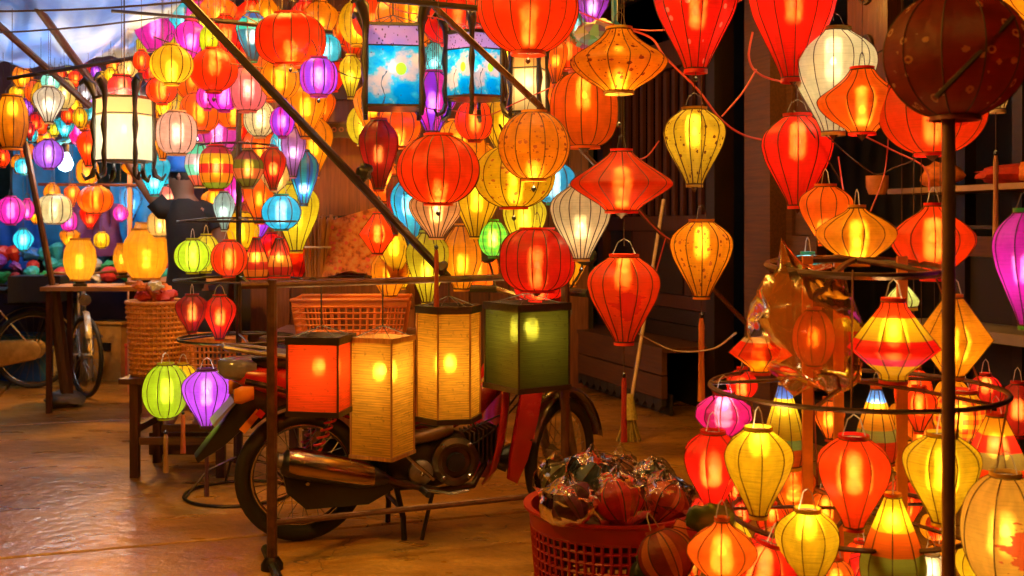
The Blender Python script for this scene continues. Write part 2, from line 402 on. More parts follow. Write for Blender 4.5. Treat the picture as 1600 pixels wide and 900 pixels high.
# ================================================================== THE SETTING
def m_ground():
    t = NT('wet_concrete'); co = t.n('ShaderNodeTexCoord').outputs['Object']
    n1 = t.n('ShaderNodeTexNoise', ins={'Vector': co, 'Scale': .9, 'Detail': 6.0, 'Roughness': .5})
    n2 = t.n('ShaderNodeTexNoise', ins={'Vector': co, 'Scale': 55.0, 'Detail': 6.0, 'Roughness': .7})
    n3 = t.n('ShaderNodeTexNoise', ins={'Vector': t.n('ShaderNodeMapping', ins={0: co, 3: (1, 2.2, 1)}).outputs[0], 'Scale': 3.4, 'Detail': 4.0})
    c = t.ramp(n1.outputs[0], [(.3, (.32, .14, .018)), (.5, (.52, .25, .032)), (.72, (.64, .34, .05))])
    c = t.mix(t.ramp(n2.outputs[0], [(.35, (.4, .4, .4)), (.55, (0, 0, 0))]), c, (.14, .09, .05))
    ro = t.ramp(n3.outputs[0], [(.25, (.2,)*3), (.75, (.5,)*3)])
    n4 = t.n('ShaderNodeTexNoise', ins={'Vector': co, 'Scale': 16.0, 'Detail': 3.0})
    h = t.math('ADD', t.math('ADD', t.math('MULTIPLY', n1.outputs[0], .8), t.math('MULTIPLY', n2.outputs[0], .12)), t.math('MULTIPLY', n4.outputs[0], .35))
    bp = t.n('ShaderNodeBump', ins={'Strength': .9, 'Distance': .02, 'Height': h})
    n5 = t.n('ShaderNodeTexNoise', ins={'Vector': t.n('ShaderNodeMapping', ins={0: co, 3: (1, 1.7, 1), 1: (3, 1, 0)}).outputs[0], 'Scale': .75, 'Detail': 5.0, 'Roughness': .6})
    wet = t.ramp(n5.outputs[0], [(.40, (0, 0, 0)), (.58, (1, 1, 1))])
    vc = t.n('ShaderNodeTexVoronoi', feature='DISTANCE_TO_EDGE', ins={'Vector': t.n('ShaderNodeVectorMath', operation='ADD', ins={0: co, 1: t.n('ShaderNodeTexNoise', ins={'Vector': co, 'Scale': 3.0}).outputs[1]}).outputs[0], 'Scale': .8})
    crk = t.math('LESS_THAN', vc.outputs[0], .0035)
    c = t.mix(t.math('MULTIPLY', crk, .75), c, (.05, .025, .008))
    c = t.mix(t.math('MULTIPLY', wet, .5), c, (.13, .055, .008))
    bp2 = t.n('ShaderNodeBump', ins={'Strength': .5, 'Distance': .025, 'Height': t.math('ADD', n4.outputs[0], t.math('MULTIPLY', n1.outputs[0], 1.5))})
    pr = t.n('ShaderNodeBsdfPrincipled', ins={'Base Color': c, 'Roughness': ro, 'Normal': bp.outputs[0], 'Specular IOR Level': .45, 'Coat Weight': t.math('MULTIPLY_ADD', wet, .85, .1), 'Coat Roughness': .16, 'Coat Normal': bp2.outputs[0]})
    return t.done(pr.outputs[0])
M_ground = m_ground()
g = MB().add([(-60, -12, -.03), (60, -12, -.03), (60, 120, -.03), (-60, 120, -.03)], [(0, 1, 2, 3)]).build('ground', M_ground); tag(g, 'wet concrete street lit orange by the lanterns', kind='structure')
JA = math.atan2(.33, .98); jp = Vector((-2.12, 4.50, 0)); jd = Vector((math.cos(JA), math.sin(JA), 0)); jn = Vector((-math.sin(JA), math.cos(JA), 0))
sl = 3.3; gp = .014
for i in range(-3, 3):
    for j in range(-2, 3):
        m = MB(); n_ = 1; base = jp+jd*(i*sl-.55)+jn*(j*sl)
        q = [base+jd*gp+jn*gp, base+jd*(sl-gp)+jn*gp, base+jd*(sl-gp)+jn*(sl-gp), base+jd*gp+jn*(sl-gp)]
        ce = sum(q, Vector())/4
        inn = [p+(ce-p).normalized()*.006 for p in q]
        vs = [(*p.xy, -.03) for p in q]+[(*p.xy, -.006) for p in q]+[(*p.xy, 0) for p in inn]
        fs = [(k, (k+1) % 4, (k+1) % 4+4, k+4) for k in range(4)]+[(k+4, (k+1) % 4+4, (k+1) % 4+8, k+8) for k in range(4)]+[(8, 9, 10, 11)]
        m.add(vs, fs).build('slab', M_ground, g)
# ---- wooden shop house running away along the right side
F0 = Vector((.56, 10.6, 0)); FD = Vector((.338, -.941, 0)); frz = math.atan2(FD.y, FD.x)
def U(px):                                       # distance along the facade seen at a column of the photograph
    k = (px-800)/FPX; return (10.6*k-.56)/(.338+.941*k)
def ZF(px, py): return CH-(py-HY)/FPX*(10.6-.941*U(px))
house = empty('shop_house', F0, 'old dark timber shop house with slatted doors behind the hanging lanterns', 'house', rz=frz)
def hb(name, u0, u1, w0, w1, z0, z1, mat):       # w is positive towards the street
    return MB().box(((u0+u1)/2, -(w0+w1)/2, (z0+z1)/2), (abs(u1-u0), abs(w1-w0), abs(z1-z0))).build(name, mat, house)
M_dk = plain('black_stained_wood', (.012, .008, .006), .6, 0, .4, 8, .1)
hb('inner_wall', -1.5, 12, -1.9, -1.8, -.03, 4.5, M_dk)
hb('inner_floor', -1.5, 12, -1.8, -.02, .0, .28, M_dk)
hb('header_beam', U(940), U(1120)+.05, -.1, .07, 2.62, 2.84, M_rwood)
hb('upper_board', -1.5, 12, -.05, .02, 3.3, 4.5, M_dwood)
u0, u1 = U(955), U(1118)
hb('door_post', u0-.12, u0, -.08, .08, .28, 3.3, M_rwood); hb('door_post', u1, u1+.12, -.08, .08, .28, 3.3, M_dwood)
um = (u0+u1)/2
hb('mid_rail', u0+.005, u1-.005, -.04, .04, 1.34, 1.46, M_rwood); hb('low_rail', u0+.005, u1-.005, -.04, .04, .74, .84, M_rwood); hb('bottom_rail', u0+.005, u1-.005, -.04, .04, .29, .38, M_dwood)
ns = 13; lat = None
for i in range(ns):
    uu = u0+(u1-u0)*(i+.5)/ns
    if lat is None: lat = MB().box((0, 0, 0), (.055, .03, 1.15)).build('slat', M_rwood, house, (uu, 0, 2.04)); lm = lat.data
    else: inst(lm, 'slat', house, (uu, 0, 2.04))
for i in range(4):
    a = u0+(u1-u0)*i/4; hb('door_panel', a+.02, a+(u1-u0)/4-.02, -.02, .015+.006*(i % 2), .845, 1.335, M_rwood if i % 2 else M_dwood)
for i in range(3): hb('door_board', u0+.01, u1-.01, -.02, .02+.004*i, .385+.118*i, .495+.118*i, M_dwood)
# dark doorway, then the stout column and the next leaves
uc0, uc1 = U(1195), U(1236)
hb('column', uc0, uc1, -.14, .16, 0, 4.5, M_owood)
ud = U(1285)
hb('leaf_stile', uc1+.004, uc1+.07, -.03, .04, .35, 3.3, M_owood)
hb('leaf_panel', uc1+.075, ud-.06, -.01, .02, 1.32, 1.9, M_owood); hb('leaf_rail', uc1+.072, ud+.0, -.03, .045, 1.18, 1.315, M_owood); hb('leaf_panel', uc1+.075, ud-.06, -.01, .02, .35, 1.175, M_rwood)
hb('leaf_panel', uc1+.075, ud-.06, -.01, .02, 2.0, 3.25, M_rwood); hb('leaf_rail', uc1+.072, ud, -.03, .045, 1.905, 1.995, M_owood); hb('leaf_stile', ud-.055, ud, -.03, .04, .35, 3.3, M_rwood)
# carved hanging board with two ring ornaments
uk0, uk1 = U(1335), U(1398)
cb = hb('carved_board', uk0, uk1, -.06, .05, 2.2, 4.5, M_rwood)
for z in (2.42, 2.72, 3.0):
    MB().ring(((uk0+uk1)/2, -.06, z), .055, .012, 20, 5, rx=PI/2).build('ring_ornament', M_dwood, cb)
for i in range(4):
    u_ = U(1400)+i*.42; hb('wall_post', u_, u_+.07, -.5, -.42, .3, 3.3, M_dwood)
# shelves with odds and ends in the shop
us0, us1 = U(1375), 8.2
zs = ZF(1500, 289)
sh1 = hb('shelf', us0, us1, -.42, -.05, zs-.03, zs, plain('shelf_board', (.33, .2, .14), .5, 0, .3, 6, .1))
hb('shelf', us0, us1, -.42, -.1, ZF(1500, 352)-.02, ZF(1500, 352), M_dwood)
hb('counter_rail', U(1500), us1, -.1, .0, ZF(1560, 402), ZF(1560, 370), M_owood)
hb('shelf', us0, us1, -.42, -.05, ZF(1560, 530)-.03, ZF(1560, 522), plain('grey_rail', (.3, .26, .26), .5, 0, .2, 6, .1))
hb('back_board', us0, us1, -.5, -.46, .5, 1.2, M_dk)
def fpt(px, py, dw=0.0):                         # a point near the facade, dw towards the street
    u = U(px); p = F0+FD*u; nrm = Vector((-.941, -.338, 0)); p = p+nrm*dw
    return Vector((p.x, p.y, CH-(py-HY)/FPX*p.y))
def lump(name, c, d, mat, label, cat, seed, parent=None, group=None, rough=.18):
    m = MB(); n1, n2 = 18, 10; vs = []
    for j in range(n2+1):
        ph = PI*j/n2
        for i in range(n1):
            a = 2*PI*i/n1; q = Vector((math.sin(ph)*math.cos(a), math.sin(ph)*math.sin(a), math.cos(ph)))
            k = 1+rough*noise.noise(q*2.2+Vector((seed*3.1, 0, 0)))*2
            vs.append((q.x*d[0]/2*k, q.y*d[1]/2*k, q.z*d[2]/2*k))
    fs = [(j*n1+i, j*n1+(i+1) % n1, (j+1)*n1+(i+1) % n1, (j+1)*n1+i) for j in range(n2) for i in range(n1)]
    o = m.add(vs, fs).build(name, mat, parent, c, True, 60)
    if parent is None: tag(o, label, cat, group)
    return o
M_redcloth = plain('red_cloth', (.5, .03, .02), .7, 0, .4, 20, .6)
M_orcloth = plain('orange_cloth', (.7, .18, .03), .7, 0, .4, 25, .6)
p = fpt(1530, 280, -.25); lump('folded_cloth', (p.x, p.y, zs+.05), (.42, .3, .11), M_redcloth, 'flattened red cloth bundle lying on the shop shelf', 'cloth', 1)
p = fpt(1590, 275, -.2); lump('folded_cloth', (p.x, p.y, zs+.06), (.3, .25, .13), M_orcloth, 'orange red bundle at the far end of the shop shelf by the picture edge', 'cloth', 2)
p = fpt(1415, 262, -.25); lump('cloth_bundle', (p.x, p.y, zs+.07), (.22, .2, .15), M_orcloth, 'knobbly orange bundle on the shelf beside the hanging cables', 'bundle', 3)
p = fpt(1398, 290, .12)
cup = MB().lathe([(.045, 0), (.06, .04), (.062, .105), (.055, .105), (.05, .01)], 20).build('hanging_cup', plain('orange_clay', (.6, .2, .06), .5), None, (p.x, p.y, p.z-.05), True); tag(cup, 'small orange cup under the shelf below the red globe lantern', 'cup')
# timber plinth in front of the slatted doors
pl = empty('timber_plinth', F0, 'long timber bench step of two wide planks with scalloped lower edge', 'step', rz=frz)
for k, (z0, z1) in enumerate(((.30, .46), (.13, .29))):
    MB().box((U(1118)/2-.35, -.42, (z0+z1)/2), (U(1118)+.7, .04+.006*k, z1-z0)).build('plank', M_owood, pl)
MB().box((U(1118)/2-.35, -.22, .48), (U(1118)+.74, .46, .035)).build('top_plank', M_owood, pl)
m = MB(); n_ = 26; L_ = U(1118)+.7
for i in range(n_):
    a = -.7+L_*i/n_; b = a+L_/n_*.96
    m.prism([(a, .125), (b, .125), (b, .08), ((a*.3+b*.7), .045), ((a+b)/2, .035), (a*.7+b*.3, .045), (a, .08)], -.44, -.40)
tag(m.build('scalloped_edge', M_dk, pl), kind='stuff')
MB().box((L_/2-.7, -.36, .08), (L_, .02, .15)).build('back_board', M_dk, pl)
# broom
bt_, bb = P(1037, 312, 7.45), P(984, 640, 6.95)
br = empty('broom', (bb.x, bb.y, 0), 'long pale handled straw broom leaning against the slatted shop doors', 'broom')
MB().tube([bb-Vector((bb.x, bb.y, 0)), bt_-Vector((bb.x, bb.y, 0))], .012, 8).build('handle', plain('pale_broom_stick', (.5, .38, .3), .5), br)
m = MB(); 
for i in range(46):
    a = R.uniform(0, 6.28); r = R.uniform(.02, .095)
    m.tube([(0, 0, bb.z+.02), (r*.4*math.cos(a), r*.3*math.sin(a), bb.z-.06), (r*math.cos(a), r*.5*math.sin(a), .005)], [.007, .008, .006], 3)
m.lathe([(.02, .1), (.035, .02), (.05, -.06)], 12, (0, 0, bb.z))
tag(m.build('bristles', plain('olive_straw', (.38, .32, .08), .7, 0, .4, 60, .5), br), kind='stuff')
# ---- house at the back, planks and pillar
MW = [wood('wall_plank_a', (.13, .045, .014), 2), wood('wall_plank_b', (.18, .065, .02), 2), wood('wall_plank_c', (.09, .03, .01), 2)]
bk = empty('plank_house', (-.6, 9.3, 0), 'orange brown plank house behind the densest cluster of lanterns', 'house')
w_ = .17
pm = [MB().box((0, 0, 1.9), (w_-.008, .03, 3.8)).build('plank', MW[k], bk, (-1.55+w_*k, 0, 0)) for k in range(3)]
for k in range(3, 17): inst(pm[k % 3].data, 'plank', bk, (-1.55+w_*k, .004*(k % 2), 0))
MB().box((-.3, .12, 1.9), (3.2, .1, 3.8)).build('wall', M_dk, bk)
MB().box((-.3, -.1, 3.0), (3.3, .14, .16)).build('beam', M_dwood, bk)
# eave with rafters
ev = empty('eave', (-.9, 6.9, 2.86), 'dark timber eave with rafters above the lanterns', 'eave')
MB().box((0, .6, .22), (4.6, 2.6, .03), rx=.22).build('roof_board', M_dwood, ev)
rf = MB().box((0, .6, .14), (.06, 2.6, .09), rx=.22).build('rafter', M_rwood, ev, (-2.1, 0, 0))
for i in range(1, 10): inst(rf.data, 'rafter', ev, (-2.1+i*.46, 0, 0))
MB().box((0, -.55, .0), (4.6, .07, .12)).build('fascia', M_rwood, ev)
# pillar with carved lantern hook and sign
pp = P(545, 300, 7.6)
pil = empty('timber_pillar', (pp.x, pp.y, 0), 'red brown timber pillar rising behind the two blue picture lanterns', 'pillar')
MB().box((0, 0, 1.5), (.17, .17, 3.0)).build('shaft', M_rwood, pil); MB().box((0, 0, .1), (.26, .26, .2)).build('stone_foot', plain('stone', (.3, .26, .22), .7), pil)
MB().box((0, 0, 2.3), (.25, .25, .1)).build('collar', M_dwood, pil)
sp = P(517, 203, 6.6)
sg = empty('sign_board', sp, 'narrow black carved wooden sign board fixed beside the diagonal pole', 'sign')
MB().box((0, 0, 0), (.3, .03, .085), ry=.03).build('board', M_dk, sg)
fr = MB()
fr.box((0, -.017, .042), (.31, .02, .012), ry=.03).box((0, -.017, -.042), (.31, .02, .012), ry=.03)
fr.build('rim', M_dwood, sg)
for i in range(6): MB().ring((-.11+i*.044, -.018, 0), .012, .004, 12, 4, rx=PI/2).build('carved_ring', plain('worn_carving', (.22, .08, .05), .6), sg)
MB().box((0, .5, 0), (.03, 1.0, .03)).build('bracket', M_dwood, sg)
# brown cabinet
cp = P(541, 345, 6.9); cz = cp.z
cab = empty('wooden_box', cp, 'plain brown wooden box hanging above the patterned orange bag', 'box')
cw, chh = .38, .5
MB().box((0, 0, chh/2+.03), (cw, .26, chh)).build('body', wood('box_front', (.16, .05, .014), 2), cab)
MB().box((-.02, -.03, .01), (cw+.06, .3, .04), ry=-.08).build('base_board', M_dk, cab)
MB().box((0, .3, .4), (.05, .5, .05)).build('bracket', M_dwood, cab)
# table behind the motorbike with crate, bag, bundle and slatted basket
tc = P(552, 520, 6.05); tz = tc.z-.0
M_tt = M_table
td = empty('display_table', (tc.x, tc.y+.15, 0), 'low wooden table behind the motorbike carrying the orange crates', 'table')
for i in range(5): MB().box((0, -.3+i*.15, tz-.02), (.95, .142, .035)).build('plank', M_owood, td)
for sx in (-1, 1):
    for sy in (-1, 1): MB().box((sx*.42, sy*.3, (tz-.045)/2), (.05, .05, tz-.045)).build('leg', M_rwood, td)
MB().box((0, -.3, tz-.09), (.8, .02, .08)).build('apron', M_rwood, td)
def grid_basket(loc, w, d, h, mat, label, rz=0, taper=.88, nx=12, nz=5, name='plastic_basket', cat='basket', shelf=True):
    e = empty(name, loc, label, cat, rz=rz); sw = .008
    for side in range(4):
        m = MB(); 
        L0 = (w if side % 2 == 0 else d); off = (d if side % 2 == 0 else w)/2; n_ = max(3, int(nx*L0/w))
        def pt(a, z):
            k = taper+(1-taper)*z/h; x = a*k; y = -off*k
            ang = side*PI/2; return Vector((x*math.cos(ang)-y*math.sin(ang), x*math.sin(ang)+y*math.cos(ang), z))
        for i in range(n_+1):
            a = -L0/2+L0*i/n_; m.tube([pt(a, 0), pt(a, h*.82)], sw*.55, 4)
        for j in range(nz+1):
            z = h*.82*j/nz; m.tube([pt(-L0/2, z), pt(L0/2, z)], sw*.55, 4)
        pts = [pt(-L0/2, h*.82), pt(L0/2, h*.82), pt(L0/2, h), pt(-L0/2, h)]
        m.add(pts, [(0, 1, 2, 3)])
        tag(m.build('mesh_side', mat, e), kind='stuff')
    rim = MB(); rim.tube([(-w/2, -d/2, h), (w/2, -d/2, h), (w/2, d/2, h), (-w/2, d/2, h)], sw*1.3, 6, closed=True); rim.build('rim', mat, e)
    MB().box((0, 0, .004), (w*taper, d*taper, .008)).build('bottom', mat, e)
    return e
M_orpl = plain('orange_plastic', (.75, .25, .07), .45, 0, .15, 8, .05)
bz = P(0, 0, 5.8)
bc = P(552, 524, 5.98); grid_basket((bc.x, bc.y, tz+.0), 178/FPX*5.9, .4, .2, M_orpl, 'rectangular orange plastic basket with square holes on the table behind the rail', .04, .9, 15, 5)
cr = empty('wooden_crate', (tc.x-.02, tc.y+.55, 0), 'tall plain crate standing behind the table under the patterned bag', 'crate')
bagz = P(550, 432, 6.6).z
for i in range(6): MB().box((0, -.2, bagz*(i+.5)/6-.0), (.66, .02, bagz/6-.012)).build('board', MW[i % 3], cr)
for sx in (-1, 1): MB().box((sx*.31, 0, bagz/2), (.03, .37, bagz-.01)).build('side', MW[0], cr)
MB().box((0, 0, bagz-.012), (.68, .38, .02)).build('top_board', MW[1], cr)
# patterned bag (open mouth, tapering up)
def m_bag():
    t = NT('patterned_cloth'); co = t.n('ShaderNodeTexCoord').outputs['Object']
    v = t.n('ShaderNodeTexVoronoi', ins={'Vector': co, 'Scale': 28.0}); n = t.n('ShaderNodeTexNoise', ins={'Vector': co, 'Scale': 30.0, 'Detail': 5.0})
    c = t.ramp(n.outputs[0], [(.35, (.16, .035, .012)), (.48, (.42, .12, .03)), (.62, (.42, .2, .06))])
    c = t.mix(t.math('LESS_THAN', v.outputs['Distance'], .3), c, (.45, .06, .05))
    bp = t.n('ShaderNodeBump', ins={'Strength': .7, 'Distance': .02, 'Height': n.outputs[0]})
    return t.done(t.n('ShaderNodeBsdfPrincipled', ins={'Base Color': c, 'Roughness': .75, 'Normal': bp.outputs[0]}).outputs[0])
M_bag = m_bag()
bp_ = P(553, 430, 6.55); k_ = 6.55/FPX
vs = []; fs = []; n1 = 28; zz = [0, .1, .3, .55, .8, 1.0]; ww = [1.0, .97, .86, .82, .84, .86]
for j, z in enumerate(zz):
    for i in range(n1):
        a = 2*PI*i/n1; cx = math.copysign(abs(math.cos(a))**.5, math.cos(a)); sy = math.copysign(abs(math.sin(a))**.5, math.sin(a))
        q = 1+.05*noise.noise(Vector((a*1.5, z*4, 3)))
        x = cx*52*k_*ww[j]*q; x += 4*k_*z; y = sy*.12*ww[j]*q
        zq = z*98*k_+(.012*math.cos(2*a) if 0 < j < 5 else 0)+(z*.05*cx if j > 3 else 0)
        if j == 0: zq += max(0, 1-abs(cx)*1.3)*.04*(sy < 0)
        vs.append((x, y, zq))
fs = [(j*n1+i, j*n1+(i+1) % n1, (j+1)*n1+(i+1) % n1, (j+1)*n1+i) for j in range(len(zz)-1) for i in range(n1)]+[tuple(range((len(zz)-1)*n1, len(zz)*n1))]
bag = MB().add(vs, fs).build('patterned_bag', M_bag, None, (bp_.x, bp_.y, bagz+.003), True, 60); tag(bag, 'orange patterned cloth bag with a curved open bottom above the rail', 'bag')
# bundle of sticks
bs = P(497, 430, 6.5); sb = empty('stick_bundle', (bs.x, bs.y, bagz+.0), 'brown bundle of thin sticks beside the patterned bag', 'bundle'); m = MB()
for i in range(60):
    a = R.uniform(0, 6.28); r = .085*math.sqrt(R.random()); x, y = r*math.cos(a), r*.7*math.sin(a)
    m.tube([(x*.8, y*.8, .002), (x*.95, y, .2), (x*1.35, y*1.3, .36+R.uniform(-.03, .02))], .006, 4)
tag(m.build('sticks', wood('stick', (.3, .13, .05), 2), sb), kind='stuff'); MB().ring((0, 0, .18), .09, .006, 20, 5).build('tie', M_cordw, sb)
# ---- left side: far walls, blue stall, heaps of goods
fw = empty('far_house', (-5.2, 13.5, 0), 'dim purple walled house at the far end of the street', 'house')
MB().box((0, 0, 2.2), (11, .3, 4.4)).build('wall', plain('purple_plaster', (.16, .10, .2), .8, 0, .4, 1.2, .2), fw)
for i in range(6):
    wd = MB().box((-3.6+i*1.35, -.17, 1.7), (.75, .06, 1.5)).build('window', M_dwood, fw)
    MB().box((-3.6+i*1.35, -.205, 1.7), (.6, .01, 1.3)).build('shutter', plain('teal_shutter', (.03, .1, .14), .5), wd)
def cloth_sheet(name, pts, label, cat, mat, nx=16, nz=10, amp=.05, seed=0, kind=None, sag=0):
    a, b, c, d = [Vector(p) for p in pts]; vs = []          # corners: a b along the top, d c along the bottom
    nrm = (b-a).cross(d-a).normalized()
    for j in range(nz+1):
        for i in range(nx+1):
            s, t = i/nx, j/nz; p = (a*(1-s)+b*s)*(1-t)+(d*(1-s)+c*s)*t
            p = p+nrm*amp*(noise.noise(Vector((s*5+seed, t*1.6, seed)))+.5*noise.noise(Vector((s*13, t*3, seed+5))))-Vector((0, 0, sag*math.sin(PI*s)*math.sin(PI*t)))
            vs.append(p)
    w1 = nx+1; fs = [(j*w1+i, j*w1+i+1, (j+1)*w1+i+1, (j+1)*w1+i) for j in range(nz) for i in range(nx)]
    o = MB().add(vs, fs).build(name, mat, None, None, True, 80); return tag(o, label, cat)
M_blue = plain('blue_sheet', (.015, .28, .85), .6, 0, .35, 3, .3)
cloth_sheet('blue_tarpaulin', (P(20, 225, 11.2), P(150, 225, 11.2), P(150, 392, 11.2), P(20, 392, 11.2)), 'blue sheet hanging behind the bare white bulb', 'tarpaulin', M_blue, amp=.1)
cloth_sheet('blue_tarpaulin', (P(-60, 310, 10.6), P(62, 320, 10.6), P(62, 420, 10.6), P(-60, 420, 10.6)), 'deep blue sheet below the purple lantern at the street edge', 'tarpaulin', plain('deep_blue_sheet', (.01, .12, .6), .6, 0, .35, 3, .3), amp=.1, seed=4)
cloth_sheet('blue_tarpaulin', (P(172, 286, 10.4), P(250, 286, 10.4), P(250, 388, 10.4), P(172, 388, 10.4)), 'bright blue sheet between the orange globe and the pink lantern', 'tarpaulin', M_blue, amp=.1, seed=9)
cloth_sheet('striped_cloth', (P(100, 318, 10.0), P(190, 318, 10.0), P(190, 400, 10.0), P(100, 400, 10.0)), 'purple cloth draped over goods below the orange globe', 'cloth', plain('purple_cloth', (.14, .04, .18), .7, 0, .5, 4, .5), amp=.14, seed=2)
# far stall with heaped little lanterns
st = empty('market_stall', (-4.75, 9.95, 0), 'long low stall covered in small coloured goods', 'stall')
MB().box((0, 0, .84), (3.7, .9, .05)).build('table_top', M_dwood, st)
for sx in (-1, 1): MB().box((sx*1.75, .35, .4), (.06, .06, .8)).build('leg', M_dwood, st)
HC = [('red', (.6, .04, .03)), ('blue', (.03, .2, .6)), ('white', (.75, .75, .72)), ('green', (.04, .4, .12)), ('pink', (.7, .15, .3)), ('purple', (.28, .06, .45)), ('turquoise', (.05, .5, .5)), ('orange', (.8, .25, .04))]
hm = {}
cnt = 0
for row in range(3):
    for i in range(26):
        x = -1.75+i*.14+R.uniform(-.03, .03)+.05*row; k = R.randrange(len(HC)); s = R.uniform(.05, .09)
        nm, cc = HC[k]
        kd = (i*7+row*3) % 3; nk = nm; nm_ = ['small_lantern', 'small_lantern', 'goods_packet'][kd]; nm = nm+str(kd)
        if nm not in hm:
            mt_ = silk(cc, 'gores', tuple(min(.9, x*1.5+.1) for x in cc), .6)
            if kd == 2: ob = lump('goods_packet', (0, 0, 0), (2.2, 1.6, 1.3), plain('goods_'+nk, cc, .3, 0, .4, 8, .3), 'x', 'packet', k, rough=.35)
            else: ob = MB().lathe([(.3, -.8), (.75, -.55), (1, 0), (.75, .55), (.3, .8)] if kd == 0 else [(.2, -1.2), (.5, -.6), (.95, .3), (.8, .75), (.35, 1.0)], 10).build('small_lantern', plain('goods_'+nk, cc, .35, 0, .3, 12, .1), None, None, False)
            hm[nm] = ob.data
        else: ob = bpy.data.objects.new(nm_, hm[nm]); C.objects.link(ob)
        ob.location = (-4.75+x, 9.67+row*.2+R.uniform(-.03, .03), .87+s*.8+row*.09+R.uniform(0, .02)); ob.scale = (s,)*3; ob.rotation_euler = (R.uniform(-.5, .5), R.uniform(-.5, .5), 0)
        w3 = ['round lantern', 'tapering lantern', 'wrapped packet'][kd]; tag(ob, 'small unlit %s %s heaped among the goods on the far stall' % (nk, w3), 'packet' if kd == 2 else 'lantern', 'small %s %ss heaped on the far stall' % (nk, w3))
GB = [(-4.9, .35, .3, (.5, .05, .04), 'red plastic crate farthest along beneath the far stall'), (-4.35, .4, .38, (.03, .15, .5), 'blue plastic crate beneath the far stall'), (-3.95, .3, .28, (.65, .6, .5), 'white carton beneath the far stall'), (-3.6, .28, .5, (.5, .28, .06), 'golden brown carton beneath the far stall end'), (-3.3, .3, .3, (.6, .08, .05), 'red carton standing past the end of the far stall'), (-5.4, .45, .4, (.3, .1, .35), 'purple crate beneath the far stall near the picture edge')]
for x, w_, h_, cc, lab in GB:
    e = empty('storage_crate', (x, 9.85, 0), lab, 'crate', rz=R.uniform(-.3, .3)); mt = plain('crate_%.2f_%.2f' % cc[:2], cc, .5, 0, .3, 8, .1)
    MB().box((0, 0, h_/2), (w_, w_*.8, h_)).build('body', mt, e); MB().box((0, 0, h_+.012), (w_+.03, w_*.8+.03, .022)).build('lid', mt, e)
    MB().box((0, -w_*.4-.006, h_*.6), (w_*.3, .01, h_*.14)).build('hand_hold', M_black, e)
# stall rail and uprights
rl = empty('stall_frame', P(200, 290, 8.9), 'thin wooden rail and uprights behind the small table', 'frame')
o_ = Vector(rl.location)
MB().tube([P(60, 288, 8.9)-o_, P(296, 290, 8.9)-o_], .014, 6).build('rail', M_rwood, rl)
for px, mt in ((203, plain('pale_post', (.5, .25, .15), .6)), (245, plain('blue_grey_post', (.3, .4, .5), .6))):
    a = P(px, 240 if px > 210 else 265, 8.93); MB().tube([a-o_, Vector((a.x, a.y, 0))-o_], .02, 6).build('upright', mt, rl)
# ---- awning
def m_tarp():
    t = NT('awning_plastic'); co = t.n('ShaderNodeTexCoord').outputs['Object']
    n = t.n('ShaderNodeTexNoise', ins={'Vector': t.n('ShaderNodeMapping', ins={0: co, 3: (1, .35, 1), 2: (0, 0, .5)}).outputs[0], 'Scale': 2.2, 'Detail': 5.0})
    c = t.ramp(n.outputs[0], [(.3, (.16, .26, .72)), (.5, (.24, .42, .92)), (.7, (.42, .52, .92))])
    tr = t.n('ShaderNodeBsdfTranslucent', ins={0: c}); di = t.n('ShaderNodeBsdfDiffuse', ins={0: c}); gl = t.n('ShaderNodeBsdfGlossy', ins={0: (.8, .85, 1), 'Roughness': .3})
    rf_ = t.n('ShaderNodeBsdfRefraction', ins={'Color': c, 'Roughness': .5, 'IOR': 1.4})
    wv = t.n('ShaderNodeTexNoise', ins={'Vector': t.n('ShaderNodeMapping', ins={0: co, 3: (.5, 5, 2), 2: (0, 0, .35)}).outputs[0], 'Scale': 2.0, 'Detail': 4.0})
    bp = t.n('ShaderNodeBump', ins={'Strength': .5, 'Distance': .06, 'Height': wv.outputs[0]})
    for q in (tr, di, gl, rf_): t.set(q.inputs['Normal'], bp.outputs[0])
    sh = t.mixs(.2, tr.outputs[0], di.outputs[0]); sh = t.mixs(.2, sh, rf_.outputs[0]); sh = t.mixs(.1, sh, gl.outputs[0])
    return t.done(sh)
M_tarp = m_tarp()
aw = cloth_sheet('awning', (P(-160, -150, 4.6), P(360, -70, 4.6), P(225, 80, 8.2), P(-160, 126, 8.2)), 'sagging blue white plastic awning stretched over the stall', 'awning', M_tarp, 70, 30, .13, 3, sag=.16)
for k, (x0, y0, x1, y1, Ya) in enumerate(((-20, 18, 300, 2, 5.0), (-20, 52, 262, 26, 5.6))):
    o = MB().tube([P(x0+(x1-x0)*t/5, y0+(y1-y0)*t/5+4*math.sin(PI*t/5), Ya)-P(x0, y0, Ya) for t in range(6)], .005, 5).build('rope', M_cord, None, P(x0, y0, Ya)); tag(o, ['upper', 'lower'][k]+' thin dark rope stretched under the blue awning', 'rope')
def bare_bulb(px, py, Y, label, power, rad=.04, cord=.5, hood=False, col=(.62, .82, 1)):
    c = P(px, py, Y); e = empty('bare_bulb', c, label, 'light bulb')
    bulb_and_light(e, 0, col, power, rad, mat=bulbmat('bright_white_bulb', (.6, .85, 1), 45) if col[2] > .5 else bulbmat('added_warm_bulb', (1, .6, .25), 40))
    MB().lathe([(rad*.45, rad*1.4), (rad*.5, rad*2.4), (rad*.3, rad*2.6)], 12).build('socket', M_black, e, None, True)
    MB().tube([(0, 0, rad*2.5), (0, 0, cord)], .003, 5).build('cord', M_cord, e)
    if hood: MB().box((.0, .03, rad*3), (.3, .1, .02), ry=-.35).build('lamp_shade', plain('teal_shade', (.05, .35, .4), .4), e)
bare_bulb(102, 256, 8.2, 'bare white bulb glowing before the blue sheet left of the square lantern', 22, .06, .7, True)
bare_bulb(310, 211, 6.3, 'bare white bulb burning above the striped lanterns on the ring stand', 9, .03, 1.2)
